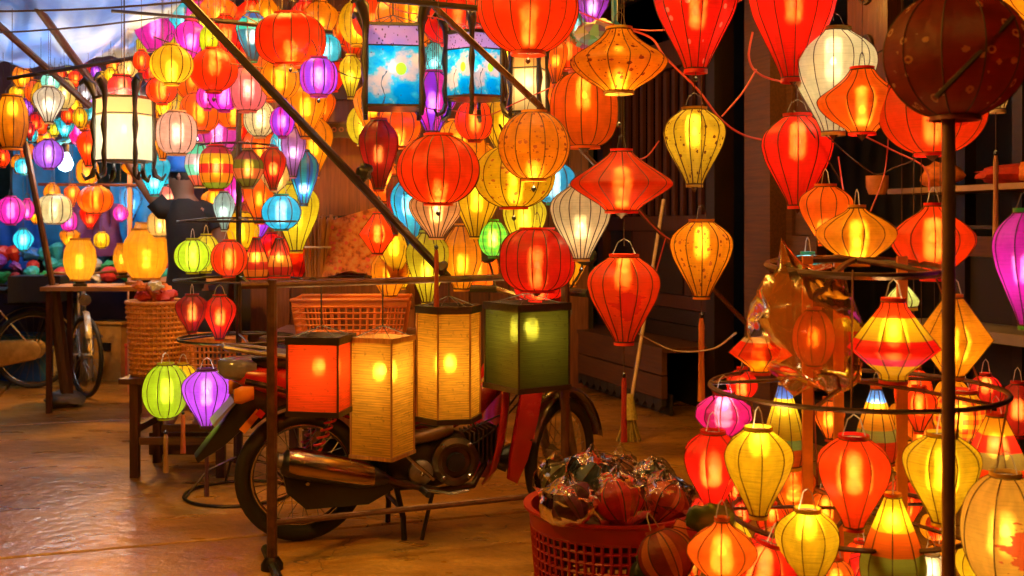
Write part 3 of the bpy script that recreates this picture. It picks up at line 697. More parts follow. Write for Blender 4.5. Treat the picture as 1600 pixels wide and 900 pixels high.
bare_bulb(491, 33, 6.6, 'small white bulb high beside the upper orange globe', 4, .022, .6)
AWC = [Vector(p) for p in (P(-160, -150, 4.6), P(360, -70, 4.6), P(225, 80, 8.2), P(-160, 126, 8.2))]
for k, (s, t, pw) in enumerate(((.50, .50, 17), (.68, .42, 12), (.86, .34, 18), (.45, .78, 12), (.74, .72, 12), (.6, .2, 10))):
    q = (AWC[0]*(1-s)+AWC[1]*s)*(1-t)+(AWC[3]*(1-s)+AWC[2]*s)*t+Vector((0, 0, .16))
    bare_bulb(800+q.x/q.y*FPX, HY-(q.z-CH)/q.y*FPX, q.y, 'white bulb lying close over the awning, %s from the street side' % ['first', 'second', 'third', 'fourth', 'fifth', 'sixth'][k], pw, .03, .5)
bare_bulb(150, 20, 9.2, 'white bulb behind the lower edge of the awning', 10, .05, 1)
bare_bulb(188, 222, 9.6, 'added white bulb lighting the far stall, hidden behind the square cream lantern', 20, .04, .7)  # this bulb and the next are added out of sight to brighten the blue sheets
bare_bulb(18, 205, 9.6, 'added white bulb lighting the far stall, hidden behind the tall amber lantern', 20, .04, .7)
# ---- poles
def pole(p0, p1, r, label, mat=M_pole, name='wooden_pole'):
    o = MB().tube([Vector((0, 0, 0)), Vector(p1)-Vector(p0)], [r, r*1.05], 8).build(name, mat, None, p0, True); return tag(o, label, 'pole')
pole(P(280, -12, 4.35), P(700, 434, 4.62), .0175, 'long dark diagonal pole running down to the rail over the four box lanterns', M_dwood)
pole(P(655, -12, 4.1), P(846, 168, 4.15), .0125, 'thin brown pole crossing in front of the second picture lantern', M_pole)
pole(P(846, 168, 4.15), P(1172, 512, 4.6), .010, 'thin brown lower pole slanting behind the flat red lantern', M_pole)
pole(P(40, -14, 5.6), P(156, 146, 6.2), .021, 'dark slanting awning pole above the square cream lantern')
pole(P(-6, 36, 5.8), P(140, 166, 6.4), .019, 'dark slanting awning pole nearest the picture corner')
pole(P(12, 123, 6.0), P(248, 84, 5.8), .011, 'thin nearly level rod under the awning', M_dwood, 'rod')
pole(P(174, 17, 5.3), P(372, 34, 5.4), .009, 'short dark rod at the awning corner', M_dwood, 'rod')
pole(P(336, 33, 4.9), P(520, 50, 5.0), .009, 'dark rod crossing the upper orange globe', M_dwood, 'rod')
pole(P(590, -2, 4.0), P(755, 14, 3.9), .011, 'short dark rod beside the largest orange globe', M_dwood, 'rod')
pole(P(436, 398, 7.0), P(470, 402, 7.0), .01, 'short stub of dark rod beside the stick bundle', M_dwood, 'rod')
# warm bulbs added, mostly above the view, to light the ground and fronts
FILL_POS = [(-1.9, 2.9, 2.55), (-.2, 3.0, 2.6), (-1.1, 5.0, 2.66), (.35, 4.6, 2.66), (1.5, 4.3, 2.62), (.75, 1.5, 2.5), (-.55, 1.3, 2.5), (-2.2, 6.4, 2.66), (1.7, 6.2, 2.7), (.1, 6.4, 2.66), (-2.96, 8.3, 2.11)]
FP = [230, 90, 190, 120, 28, 16, 30, 140, 28, 45, 200]
for k, ((x, y, z), pw) in enumerate(zip(FILL_POS, FP)):
    nm_ = ['first', 'second', 'third', 'fourth', 'fifth', 'sixth', 'seventh', 'eighth', 'ninth', 'tenth', 'eleventh'][k]
    bare_bulb(800+x/y*FPX, HY-(z-CH)/y*FPX, y, 'added warm bulb lighting the street, %s of its row' % nm_, pw, .025, .12, False, (1, .42, .045))
# ================================================================== LEFT: post, small table, bicycles, baskets
a, b, c_ = P(28, 165, 7.9), P(82, 445, 8.15), P(108, 632, 8.3)
po = empty('slanting_post', (c_.x, c_.y, 0), 'slanting dark brown post holding the end of the small lantern table', 'post'); o_ = Vector(po.location)
MB().tube([a-o_, b-o_], .024, 8).build('upper_pole', M_pole, po); MB().tube([b-o_, c_-o_-Vector((0, 0, .03))], .05, 8).build('thick_leg', M_pole, po)
lump('base_block', (-.04, 0, .06), (.3, .26, .13), plain('dark_stone', (.1, .09, .09), .6), None, None, 5, po)
t0 = P(146, 455, 8.0)
tb = empty('side_table', (t0.x, t0.y+.2, 0), 'narrow orange brown table under the small glowing vase lanterns', 'table')
for i in range(3): MB().box((0, -.2+i*.165, t0.z+.02), (.72, .158, .03)).build('plank', M_table, tb)
for sx in (-1, 1):
    for sy in (-1, 1): MB().box((sx*.33, sy*.19, t0.z/2), (.035, .035, t0.z-.002)).build('leg', M_rwood, tb)
t1 = P(235, 447, 7.9)
tb2 = empty('side_table', (t1.x+.02, t1.y+.75, 0), 'small table behind the round orange basket under the large vase lanterns', 'table')
MB().box((0, 0, t1.z), (.62, .9, .03)).build('table_top', M_table, tb2)
for sx in (-1, 1):
    for sy in (-1, 1): MB().box((sx*.27, sy*.4, t1.z/2-.01), (.04, .04, t1.z-.02)).build('leg', M_rwood, tb2)
tz1 = t0.z+.036; tz2 = t1.z+.016
def spokes(m, R_, n=24, rh=.03, hw=.03, r=.0016):
    for i in range(n):
        a = 2*PI*i/n; b = a+(.5 if i % 2 else -.5); s = hw*(1 if (i//2) % 2 else -1)
        m.tube([(rh*math.cos(b), s, rh*math.sin(b)), (R_*math.cos(a), 0, R_*math.sin(a))], r, 3)
def wheel(parent, c, R_, rt, rz=0, tyre=M_rubber, rim=M_chrome, n=28, hubr=.03, name='wheel', sr=.0016, hw=.03):
    h = MB().ring((0, 0, 0), R_-rt, rt, 44, 10, rx=PI/2).build('tyre', tyre, None, None, True, 80)
    wroot = MB().ring((0, 0, 0), R_-2*rt-.004, .011 if R_ < .3 else .008, 40, 6, rx=PI/2).build(name, rim, parent, c, True, 80)
    wroot.rotation_euler[2] = rz; h.name = 'tyre'; h.parent = wroot
    m = MB(); spokes(m, R_-2*rt, n, hubr, hw, sr); tag(m.build('spokes', M_alu, wroot), kind='stuff')
    MB().lathe([(hubr, -hw*1.2), (hubr*.6, -hw*.6), (hubr*.6, hw*.6), (hubr, hw*1.2)], 14, M=Matrix.Rotation(PI/2, 4, 'X')).build('hub', M_alu, wroot, None, True)
    return wroot
def bicycle(loc, rz, label, fcol, lamp=False, guard=True, steer=0.0, basket=False):
    e = empty('bicycle', loc, label, 'bicycle', rz=rz)
    wheel(e, (0, 0, .33), .33, .019); wheel(e, (1.05, 0, .33), .33, .019, rz=steer)
    m = MB(); bbk = (.42, 0, .28); st_ = (.30, 0, .78); ht = (.84, 0, .86); hb_ = (.88, 0, .62)
    m.tube([(0, 0, .33), bbk], .011, 6); m.tube([bbk, st_], .014, 6); m.tube([(0, 0, .33), (.32, 0, .72)], .009, 6); m.tube([bbk, (.86, 0, .68)], .015, 6)
    m.tube([(.35, 0, .6), (.6, 0, .5), (.85, 0, .8)], .012, 6); m.tube([ht, hb_], .018, 8)
    m.build('bicycle_frame', fcol, e, None, True)
    f = MB(); 
    for s in (-1, 1): f.tube([(.885, s*.03, .63), (.93, s*.045, .5), (1.05, s*.045, .33)], .01, 6)
    f.build('fork', fcol, e, None, True)
    hbm = MB(); hbm.tube([(.84, 0, .86), (.83, 0, .98)], .011, 6); hbm.tube([(.62, -.28, .97), (.76, -.24, 1.0), (.84, -.08, .99), (.84, .08, .99), (.76, .24, 1.0), (.62, .28, .97)], .011, 6); hbm.build('handlebar', M_gold, e, None, True)
    sd_ = MB().loft([(.14, 0, .83, .01, .02), (.2, 0, .835, .09, .03), (.3, 0, .84, .08, .028), (.4, 0, .84, .03, .02), (.44, 0, .835, .01, .01)], 10).build('saddle', M_black, e, None, True)
    MB().tube([st_, (.29, 0, .84)], .012, 6).build('seat_post', M_chrome, e)
    for x in (0, 1.05):
        fm = MB(); a0, a1 = (-.1, 2.6) if x == 0 else (.5, 2.7)
        for k in range(16):
            a = a0+(a1-a0)*k/15
            fm.v += [(x+.36*math.cos(a), -.025, .33+.36*math.sin(a)), (x+.367*math.cos(a), 0, .33+.367*math.sin(a)), (x+.36*math.cos(a), .025, .33+.36*math.sin(a))]
            if k: q = len(fm.v)-6; fm.f += [(q, q+1, q+4, q+3), (q+1, q+2, q+5, q+4)]
        fm.build('mudguard', fcol, e, None, True)
    if guard:
        pts = []
        for k in range(10): a = PI/2+PI*k/9; pts.append((.0+.085*math.cos(a), .33+.085*math.sin(a)))
        for k in range(10): a = -PI/2+PI*k/9; pts.append((.42+.12*math.cos(a), .28+.12*math.sin(a)))
        MB().prism(pts, -.05, -.085, .04).build('chain_guard', M_gold, e, None, True)
        MB().prism(pts, .05, .085, .04).build('chain_guard', M_gold, e, None, True)
    cr_ = MB(); cr_.tube([bbk, (.42, -.11, .28), (.5, -.11, .14)], .01, 6); cr_.tube([(.42, .0, .28), (.42, .11, .28), (.34, .11, .42)], .01, 6)
    cr_.box((.5, -.15, .14), (.08, .08, .02)).box((.34, .15, .42), (.08, .08, .02)); cr_.build('crank', M_alu, e)
    rk = MB()
    for s in (-1, 1): rk.tube([(.22, s*.06, .72), (-.22, s*.07, .72)], .006, 5); rk.tube([(-.15, s*.07, .72), (0, s*.05, .33)], .005, 5)
    for k in range(4): rk.tube([(.15-k*.1, -.07, .725), (.15-k*.1, .07, .725)], .005, 5)
    rk.build('rear_rack', M_iron, e)
    if basket: MB().box((-.05, 0, .85), (.42, .3, .22)).build('black_carrier_box', M_black, e)
    if lamp: MB().lathe([(.0, 0), (.035, .0), (.05, .05), (.045, .06), (0, .062)], 16, (.93, 0, .78), Matrix.Rotation(PI/2, 4, 'Y')).build('head_lamp', M_chrome, e, None, True)
    return e
w1_ = P(52, 545, 9.25); bicycle((w1_.x, 9.25, 0), PI+.12, 'bicycle with olive chain guard and dark carrier box at the picture corner', M_gold, basket=True)
w2_ = P(165, 560, 8.75); bicycle((w2_.x-.62, 9.7, 0), -1.12, 'bicycle with raised brass handlebar standing under the small lantern table', plain('grey_bicycle_paint', (.3, .27, .22), .3, .5), lamp=True, steer=.3)
# stool with two baskets
s0 = P(290, 585, 6.1); sz = s0.z
stl = empty('wooden_stool', (s0.x-.0, 6.15, 0), 'low reddish wooden stool carrying the round basket and the small woven crate', 'stool')
for i in range(4): MB().box((0, -.18+i*.12, sz-.015), (.62, .112, .03)).build('seat_board', M_rwood, stl)
for sx in (-1, 1):
    for sy in (-1, 1): MB().box((sx*.235, sy*.19, (sz-.032)/2), (.045, .045, sz-.032)).build('leg', M_rwood, stl)
for sy in (-1, 1): MB().box((0, sy*.19, .2), (.42, .025, .04)).build('rung', M_owood, stl)
for sx in (-1, 1): MB().box((sx*.235, 0, .26), (.025, .33, .04)).build('rung', M_rwood, stl)
M_wick = plain('orange_wicker', (.6, .24, .06), .6, 0, .35, 40, .5)
def round_basket(loc, r0, r1, h, label, mat=M_wick, rows=14, name='round_basket', nst=44):
    e = empty(name, loc, label, 'basket')
    m = MB(); 
    for i in range(nst):
        a = 2*PI*i/nst; m.tube([(r0*math.cos(a), r0*math.sin(a), 0), ((r0+r1)/2*1.01*math.cos(a), (r0+r1)/2*1.01*math.sin(a), h/2), (r1*math.cos(a), r1*math.sin(a), h*.93)], .0055, 4)
    tag(m.build('upright_strips', mat, e), kind='stuff')
    for j in range(rows):
        t = (j+.5)/rows; r = r0+(r1-r0)*t
        pts = [((r+.005*(1 if i % 2 == j % 2 else -1))*math.cos(2*PI*i/nst), (r+.005*(1 if i % 2 == j % 2 else -1))*math.sin(2*PI*i/nst), h*.93*t) for i in range(nst)]
        MB().tube(pts, h*.93/rows*.36, 5, closed=True).build('woven_band', mat, e, None, True)
    MB().ring((0, 0, h*.96), r1+.004, .012, 40, 8).build('rim', mat, e, None, True)
    MB().lathe([(r0, 0), (r0*.99, .01), (0, .01)], 30).build('bottom', mat, e)
    return e
rb = P(247, 575, 6.12)
round_basket((rb.x, 6.12, sz+.002), .14, .165, .42, 'tall round woven orange basket beside the round basket stand, filled with goods')
for k, (dx, dz, s, c) in enumerate(((0, .02, .09, M_orcloth), (-.07, .0, .06, M_redcloth), (.07, .0, .07, plain('goods_red', (.6, .04, .03))), (.02, .06, .05, plain('goods_white', (.75, .75, .72))), (-.06, .06, .05, M_orcloth))):
    lump('goods_packet', (rb.x+dx, 6.12-.03*k, sz+.44+dz), (s*1.5, s*1.3, s), c, ['crumpled orange packet in the middle of the tall round basket', 'dark red packet lying in the tall round basket', 'bright red packet at the side of the tall round basket', 'small white packet topping the tall round basket', 'small orange packet stacked in the tall round basket'][k], 'packet', k+7, rough=.35)
gb = P(322, 575, 6.0); grid_basket((s0.x+.17, 6.08, sz+.002), .3, .28, P(0, 528, 6).z-sz, M_wick, 'small woven orange crate on the stool behind the purple lantern', 0, .92, 12, 5)
# ================================================================== PERSON hanging lanterns
def person():
    base = P(291, 400, 6.70); x0, y0 = base.x, 6.70
    e = empty('person', (x0, y0, .135), 'person in black top and dark blue cap reaching up to a lantern', 'person')
    bs_ = MB().box((0, 0, -.067), (.36, .3, .132)); o = bs_.build('step_stool', M_rwood, None, (x0, y0, 0.02)); tag(o, 'low wooden step under the person in black', 'stool'); o.location = (x0, y0, .133)
    def skin(name, pts, edges, rad, mat, parent, root=0, sub=2):
        me = bpy.data.meshes.new(name); me.from_pydata(pts, edges, []); ob = bpy.data.objects.new(name, me); C.objects.link(ob); ob.parent = parent; me.materials.append(mat)
        md = ob.modifiers.new('skin', 'SKIN'); md.use_smooth_shade = True
        for i, r in enumerate(rad):
            me.skin_vertices[0].data[i].radius = r if isinstance(r, tuple) else (r, r)
        me.skin_vertices[0].data[root].use_root = True
        sb_ = ob.modifiers.new('subdivision', 'SUBSURF'); sb_.levels = sub; sb_.render_levels = sub
        return ob
    pts = [(0, 0, .85), (.01, 0, 1.02), (.02, -.01, 1.2), (.02, -.02, 1.34), (.0, -.02, 1.42), (-.02, -.02, 1.50), (-.02, -.03, 1.58),
           (-.13, -.01, 1.33), (-.23, -.05, 1.47), (-.34, -.10, 1.66), (-.37, -.11, 1.72),
           (.17, .0, 1.32), (.25, -.06, 1.10), (.16, -.22, 1.02), (.12, -.26, 1.04),
           (-.08, 0, .80), (-.09, -.01, .45), (-.09, .02, .07), (-.09, -.12, .03), (.08, 0, .80), (.09, -.02, .45), (.09, .03, .07), (.09, -.11, .03)]
    ed = [(0, 1), (1, 2), (2, 3), (3, 4), (4, 5), (5, 6), (3, 7), (7, 8), (8, 9), (9, 10), (3, 11), (11, 12), (12, 13), (13, 14), (0, 15), (15, 16), (16, 17), (17, 18), (0, 19), (19, 20), (20, 21), (21, 22)]
    rd = [(.10, .08), (.09, .075), (.10, .07), (.09, .06), .045, (.075, .09), (.08, .095), .055, .04, .028, .024, .055, .042, .03, .024, .085, .06, .042, .035, .085, .06, .042, .035]
    body = skin('body', pts, ed, rd, M_skin, e)
    # fingers on both hands
    for hx, hy, hz, up in ((-.37, -.11, 1.72, 1), (.12, -.26, 1.04, 0)):
        for k in range(5):
            sp_ = (k-2)*.014; L1 = (.05, .058, .062, .055, .04)[k]
            if up: q = [(hx+sp_*.6, hy+sp_, hz), (hx+sp_-.01, hy+sp_, hz+L1*.7), (hx+sp_-.005, hy-.02+sp_, hz+L1*1.2)]
            else: q = [(hx, hy, hz+sp_), (hx-L1*.6, hy-.02, hz+sp_), (hx-L1, hy-.0, hz+sp_*.8)]
            MB().tube(q, [.009, .008, .006], 6).build('finger', M_skin, body, None, True)
    cl = plain('black_shirt', (.012, .01, .012), .85, 0, .3, 20, .4)
    m = MB(); n1 = 22; prof = [(.125, .115, .72, 0), (.125, .12, .85, 0), (.11, .11, 1.0, .01), (.13, .11, 1.18, .02), (.14, .105, 1.30, .02), (.11, .09, 1.375, .01), (.065, .065, 1.41, 0)]
    vs = []
    for s_, pts_ in ((-1, [(-.06, -.01, 1.345), (-.14, -.015, 1.345), (-.185, -.03, 1.40)]), (1, [(.08, 0, 1.34), (.18, 0, 1.31), (.215, -.03, 1.22)])): MB().tube(pts_, [.07, .066, .06], 14).build('sleeve', cl, body, None, True, 80)
    for a_, b_, z, dx in prof:
        for i in range(n1): t = 2*PI*i/n1; q = 1+.04*noise.noise(Vector((t*2, z*9, 1))); vs.append((dx+a_*q*math.cos(t), -.015+b_*q*math.sin(t), z))
    m.add(vs, [(j*n1+i, j*n1+(i+1) % n1, (j+1)*n1+(i+1) % n1, (j+1)*n1+i) for j in range(len(prof)-1) for i in range(n1)]).build('shirt', cl, body, None, True, 80)
    tr = MB(); 
    for s, px_ in ((-1, -.085), (1, .085)): tr.tube([(px_*.8, 0, .84), (px_, -.01, .6), (px_, -.01, .4), (px_, .02, .1)], [.11, .095, .08, .065], 14)
    tr.build('trousers', plain('dark_trousers', (.02, .02, .03), .85), body, None, True, 80)
    MB().lathe([(.098, 0), (.104, .03), (.1, .075), (.07, .115), (.0, .13)], 20, (-.02, -.03, 1.57)).build('cap', plain('navy_cap', (.01, .12, .5), .6), body, None, True, 80)
    MB().prism([(-.10, 1.575), (-.03, 1.575), (-.02, 1.583), (-.1, 1.585)], -.14, .08).build('cap_peak', plain('navy_cap', (.01, .12, .5), .6), body)
    hr = MB().lathe([(.06, -.09), (.088, -.05), (.096, .0), (.09, .02)], 18, (-.015, -.005, 1.575)).build('hair', M_black, body, None, True, 80)
    fc = MB(); fc.lathe([(.0, -.014), (.012, 0), (.0, .014)], 8, (-.115, -.055, 1.52)); fc.build('nose', M_skin, body, None, True)
    for s in (-1, 1): MB().lathe([(0, -.008), (.008, 0), (0, .008)], 8, (-.098, -.03+s*.035, 1.55)).build('eye', M_black, body)
    MB().box((-.1, -.03, 1.485), (.008, .04, .008)).build('mouth', plain('lips', (.35, .08, .07)), body)
    for s in (-1, 1): MB().lathe([(0, -.03), (.014, 0), (0, .03)], 8, (-.01, -.03+s*.085, 1.54)).build('ear', M_skin, body, None, True)
    return e
person()
# ================================================================== MOTORBIKE
RA, RB = P(470, 755, 4.74), P(890, 700, 5.14)
mrz = math.atan2(.40, 1.13)
mo = empty('motorbike', (RA.x, 4.76, 0), 'red and black underbone motorbike with chrome muffler parked behind the box lanterns', 'motorbike', rz=mrz)
rw = wheel(mo, (0, 0, .288), .288, .034, n=36, hubr=.06, sr=.0022, hw=.05)
MB().lathe([(.075, -.045), (.08, 0), (.06, .03)], 20, M=Matrix.Rotation(PI/2, 4, 'X')).build('brake_drum', M_alu, rw, None, True)
steer = empty('steering', (0, 0, 0), None, None) if False else None
fwx = 1.22; sa = .62                              # bars turned away from the street
fwh = wheel(mo, (fwx, .0, .282), .282, .030, rz=sa, n=36, hubr=.055, sr=.0022, hw=.045)
# front fender and fork turned with the wheel
fm = MB(); 
for k in range(18):
    a = .15+(2.75-.15)*k/17
    for y, rr_ in ((-.055, .30), (-.035, .322), (0, .328), (.035, .322), (.055, .30)): fm.v.append(((rr_+.01)*math.cos(a), y, (rr_+.01)*math.sin(a)))
    if k:
        q = len(fm.v)-10
        for j in range(4): fm.f.append((q+j, q+j+1, q+j+6, q+j+5))
fo = fm.build('front_mudguard', plain('dark_brown_gloss', (.06, .02, .015), .18, coat=.7), mo, (fwx, 0, .282), True, 60); fo.rotation_euler[2] = sa
fk = MB()
for s in (-1, 1): fk.tube([(0, s*.075, 0), (-.10, s*.075, .33)], .022, 10); fk.tube([(-.10, s*.075, .3), (-.19, s*.07, .6)], .016, 8)
fo = fk.build('fork', M_alu, mo, (fwx, 0, .282), True); fo.rotation_euler[2] = sa
hc = MB(); hc.loft([(-.30, 0, .70, .02, .03), (-.24, 0, .72, .10, .08), (-.16, 0, .72, .11, .10), (-.07, 0, .70, .09, .085), (-.02, 0, .69, .05, .05)], 14, 2.4)
fo = hc.build('headlamp_cowl', M_redp, mo, (fwx, 0, .282), True, 60); fo.rotation_euler[2] = sa
hl = MB().lathe([(.0, .0), (.055, .0), (.06, .02), (.0, .035)], 18, (-.01, 0, .69), Matrix.Rotation(PI/2, 4, 'Y')).build('headlight', plain('lamp_glass', (.5, .5, .5), .1, .5), mo, (fwx, 0, .282), True); hl.rotation_euler[2] = sa
hbm = MB(); hbm.tube([(-.30, -.33, .80), (-.24, -.2, .80), (-.2, -.06, .76), (-.2, .06, .76), (-.24, .2, .80), (-.30, .33, .80)], .012, 8)
fo = hbm.build('handlebar', M_chrome, mo, (fwx, 0, .282), True); fo.rotation_euler[2] = sa
for s in (-1, 1):
    gmb = MB().tube([(-.24-.0, s*.2, .80), (-.305, s*.34, .80)], .018, 10).build('grip', M_rubber, mo, (fwx, 0, .282), True); gmb.rotation_euler[2] = sa
    mr = MB(); mr.tube([(-.25, s*.2, .80), (-.22, s*.24, .88), (-.22, s*.26, .93)], .006, 6); mr.loft([(-.235, s*.27, .96, .055, .035), (-.22, s*.27, .96, .062, .042), (-.205, s*.27, .96, .03, .02)], 14)
    q = mr.build('mirror', M_black, mo, (fwx, 0, .282), True); q.rotation_euler[2] = sa
# leg shield
ls = MB()
for j, (x, z, hw_, dep) in enumerate(((.86, .20, .10, .03), (.90, .27, .17, .05), (.93, .40, .21, .06), (.95, .55, .21, .06), (.96, .68, .17, .05), (.97, .80, .10, .03))):
    for y, ox in ((-1, -dep), (-.6, 0), (-.2, .03), (.2, .03), (.6, 0), (1, -dep)): ls.v.append((x+ox-.03, y*hw_, z))
    if j:
        q = len(ls.v)-12
        for i in range(5): ls.f.append((q+i, q+i+1, q+i+7, q+i+6))
o = ls.build('leg_shield', M_redp, mo, None, True, 80); sm_ = o.modifiers.new('solid', 'SOLIDIFY'); sm_.thickness = .012
MB().prism([(.89, .24), (.93, .22), (.98, .32), (1.03, .5), (1.06, .66), (1.08, .8), (.99, .82), (.96, .66), (.93, .5), (.90, .34)], -.165, -.205, .012).build('leg_shield_edge', M_redp, mo, None, True, 40)
# frame, body, seat
fr = MB(); fr.tube([(.98, 0, .84), (.90, 0, .62), (.72, 0, .50), (.45, 0, .47), (.28, 0, .52), (.05, 0, .66), (-.2, 0, .70)], .03, 8)
for s in (-1, 1): fr.tube([(.40, s*.08, .42), (.20, s*.10, .32), (0, s*.09, .288)], .018, 8); fr.tube([(.3, s*.1, .52), (-.1, s*.1, .68), (-.25, s*.09, .72)], .014, 6)
fr.build('chassis', M_iron, mo, None, True)
MB().loft([(.36, 0, .55, .07, .06), (.48, 0, .52, .085, .085), (.66, 0, .51, .08, .07), (.82, 0, .58, .07, .07), (.93, 0, .70, .07, .08)], 14, 2.5).build('centre_cover', plain('dark_red_paint', (.22, .012, .01), .25, coat=.5), mo, None, True, 60)
MB().loft([(-.30, 0, .735, .03, .02), (-.24, 0, .73, .085, .05), (-.05, 0, .70, .12, .085), (.15, 0, .66, .13, .12), (.33, 0, .60, .12, .13), (.42, 0, .56, .07, .08)], 16, 2.6).build('tail_body', M_redp, mo, None, True, 60)
MB().loft([(-.22, 0, .80, .06, .02), (-.14, 0, .80, .11, .04), (.1, 0, .79, .13, .045), (.3, 0, .775, .135, .05), (.46, 0, .76, .11, .05), (.6, 0, .72, .06, .04)], 16, 2.8).build('seat', plain('black_vinyl', (.015, .013, .013), .45, 0, .3, 60, .3), mo, None, True, 60)
gr = MB(); gr.tube([(.05, -.12, .80), (-.2, -.12, .84), (-.33, -.06, .86), (-.33, .06, .86), (-.2, .12, .84), (.05, .12, .80)], .011, 8); gr.build('grab_rail', M_alu, mo, None, True)
MB().loft([(-.355, 0, .775, .03, .028), (-.33, 0, .77, .065, .045), (-.27, 0, .765, .08, .055), (-.2, 0, .765, .075, .055)], 14, 2.6).build('tail_lamp', plain('tail_lens', (.22, .22, .3), .12, .35), mo, None, True, 60)
for s in (-1, 1):
    MB().loft([(-.30, s*.13, .665, .012, .03), (-.27, s*.14, .67, .028, .038), (-.22, s*.13, .675, .02, .028)], 10).build('turn_signal', plain('amber_lens', (.75, .25, .03), .15, 0, .1), mo, None, True, 60)
    MB().tube([(-.24, s*.05, .67), (-.25, s*.13, .67)], .008, 6).build('signal_stalk', M_black, mo)
# rear mudguard, tail flap, plate, reflector
mg = MB()
for k in range(14):
    a = .9+(2.35-.9)*k/13
    for y, r_ in ((-.065, .315), (-.045, .335), (0, .342), (.045, .335), (.065, .315)): mg.v.append((r_*math.cos(a), y, .288+r_*math.sin(a)))
    if k:
        q = len(mg.v)-10
        for j in range(4): mg.f.append((q+j, q+j+1, q+j+6, q+j+5))
mg.build('rear_mudguard', M_black, mo, None, True, 60)
MB().prism([(-.13, .74), (-.05, .62), (-.20, .56), (-.34, .44), (-.44, .38), (-.45, .40), (-.34, .54), (-.25, .68)], -.06, .06, .02).build('mudguard_flap', M_black, mo, None, True, 40)
MB().box((-.335, 0, .585), (.012, .17, .13), ry=.75).build('number_plate', plain('plate_back', (.35, .36, .38), .35, .6), mo)
MB().box((-.225, -.062, .545), (.11, .012, .03), ry=.85*-1).build('reflector', plain('amber_lens', (.75, .25, .03), .15), mo)
MB().box((-.185, -.064, .575), (.03, .014, .032), ry=-.85).build('reflector_end', plain('red_lens', (.6, .03, .02), .15), mo)
# shock absorber
sh_ = MB(); 
for s in (-1, 1):
    pts = [(.02+.10*t/40, s*.125+.028*math.cos(t*.9), .33+.27*t/40) for t in range(0, 41)]
    pts = [(.015+.11*i/60+.02*math.cos(i*.75), s*.125+.024*math.sin(i*.75), .36+.22*i/60) for i in range(61)]
    MB().tube(pts, .0052, 5).build('spring', plain('red_spring', (.6, .03, .03), .35), mo, None, True)
    MB().tube([(0, s*.125, .288), (.13, s*.125, .62)], .012, 8).build('damper', M_chrome, mo, None, True)
# muffler with chrome heat shield
ax = Vector((1, 0, -.24)).normalized()
def along(t, y=-.17, z0=.385, x0=-.10): return (x0+ax.x*t, y, z0+ax.z*t)
mf = MB(); mf.tube([along(-.01), along(0), along(.03), along(.34), along(.42), along(.46)], [.03, .05, .062, .058, .035, .018], 18); mf.build('muffler', M_black, mo, None, True, 50)
MB().tube([along(-.03), along(0)], .03, 14).build('muffler_end', M_alu, mo, None, True)
hs = MB(); n1 = 8
for i, t in enumerate((.015, .05, .2, .34, .39)):
    p0 = along(t); r_ = (.062, .070, .069, .064, .05)[i]
    for k in range(n1): a = -.5+2.3*k/(n1-1); hs.v.append((p0[0]+.24*r_*math.sin(a)*.3, p0[1]-r_*math.cos(a), p0[2]+r_*math.sin(a)))
    if i:
        q = len(hs.v)-2*n1
        for k in range(n1-1): hs.f.append((q+k, q+k+1, q+k+1+n1, q+k+n1))
hs.build('heat_shield', plain('gold_chrome', (.38, .26, .13), .2, 1, .1, 12, .1), mo, None, True, 60)
ep = MB(); ep.tube([along(.45), (.42, -.16, .25), (.58, -.13, .20), (.76, -.08, .20), (.83, -.03, .28), (.80, 0, .37)], .016, 10); ep.build('exhaust_pipe', plain('burnt_pipe', (.08, .05, .03), .35, .9), mo, None, True)
MB().prism([(-.06, .32), (.10, .42), (.34, .40), (.38, .27), (.25, .19), (.02, .20)], .09, .12, .03).build('chain_case', M_black, mo, None, True, 40)
MB().prism([(-.10, .34), (-.06, .38), (.10, .38), (.34, .30), (.38, .22), (.27, .165), (.0, .165), (-.08, .24)], -.085, -.135, .03).build('lower_guard', M_black, mo, None, True, 40)
# engine
eg = MB().loft([(.36, 0, .31, .08, .09), (.42, 0, .31, .12, .12), (.56, 0, .32, .13, .13), (.68, 0, .33, .12, .12), (.73, 0, .34, .09, .09)], 14, 2.8).build('engine', plain('engine_cast', (.04, .033, .028), .45, .7, .3, 25, .2), mo, None, True, 50)
for i in range(7): MB().box((.745+.021*i, 0, .36+.004*i), (.008, .16, .15)).build('cooling_fin', plain('fin_metal', (.10, .09, .08), .45, .8), eg)
MB().lathe([(.11, 0), (.108, .02), (.085, .035), (.07, .032), (.066, .02), (0, .02)], 26, (.66, -.12, .325), Matrix.Rotation(PI/2, 4, 'X')).build('clutch_cover', plain('cover_metal', (.10, .07, .045), .35, .8, .3, 20, .1), eg, None, True, 40)
MB().lathe([(.045, 0), (.04, .02), (0, .024)], 18, (.66, -.143, .325), Matrix.Rotation(PI/2, 4, 'X')).build('hub_cap', M_black, eg, None, True, 40)
MB().lathe([(.055, 0), (.055, .025), (.04, .035), (0, .035)], 20, (.50, -.125, .29), Matrix.Rotation(PI/2, 4, 'X')).build('oil_cover', M_alu, eg, None, True, 40)
MB().loft([(.40, -.09, .43, .03, .015), (.46, -.1, .435, .05, .03), (.58, -.1, .45, .05, .03), (.66, -.09, .46, .02, .02)], 12, 2.4).build('air_box', plain('tan_metal', (.15, .09, .04), .4, .4), mo, None, True, 50)
MB().loft([(.86, -.05, .30, .03, .03), (.92, -.05, .3, .05, .06), (.97, -.05, .34, .03, .04)], 10).build('horn', M_black, mo, None, True)
fp = MB(); fp.tube([(.50, -.12, .22), (.50, -.27, .22)], .014, 8); fp.tube([(.50, .12, .22), (.50, .27, .22)], .014, 8); fp.build('foot_pegs', M_rubber, mo)
MB().tube([(.50, -.16, .22), (.62, -.2, .20), (.70, -.21, .21)], .008, 6).build('brake_pedal', M_chrome, mo)
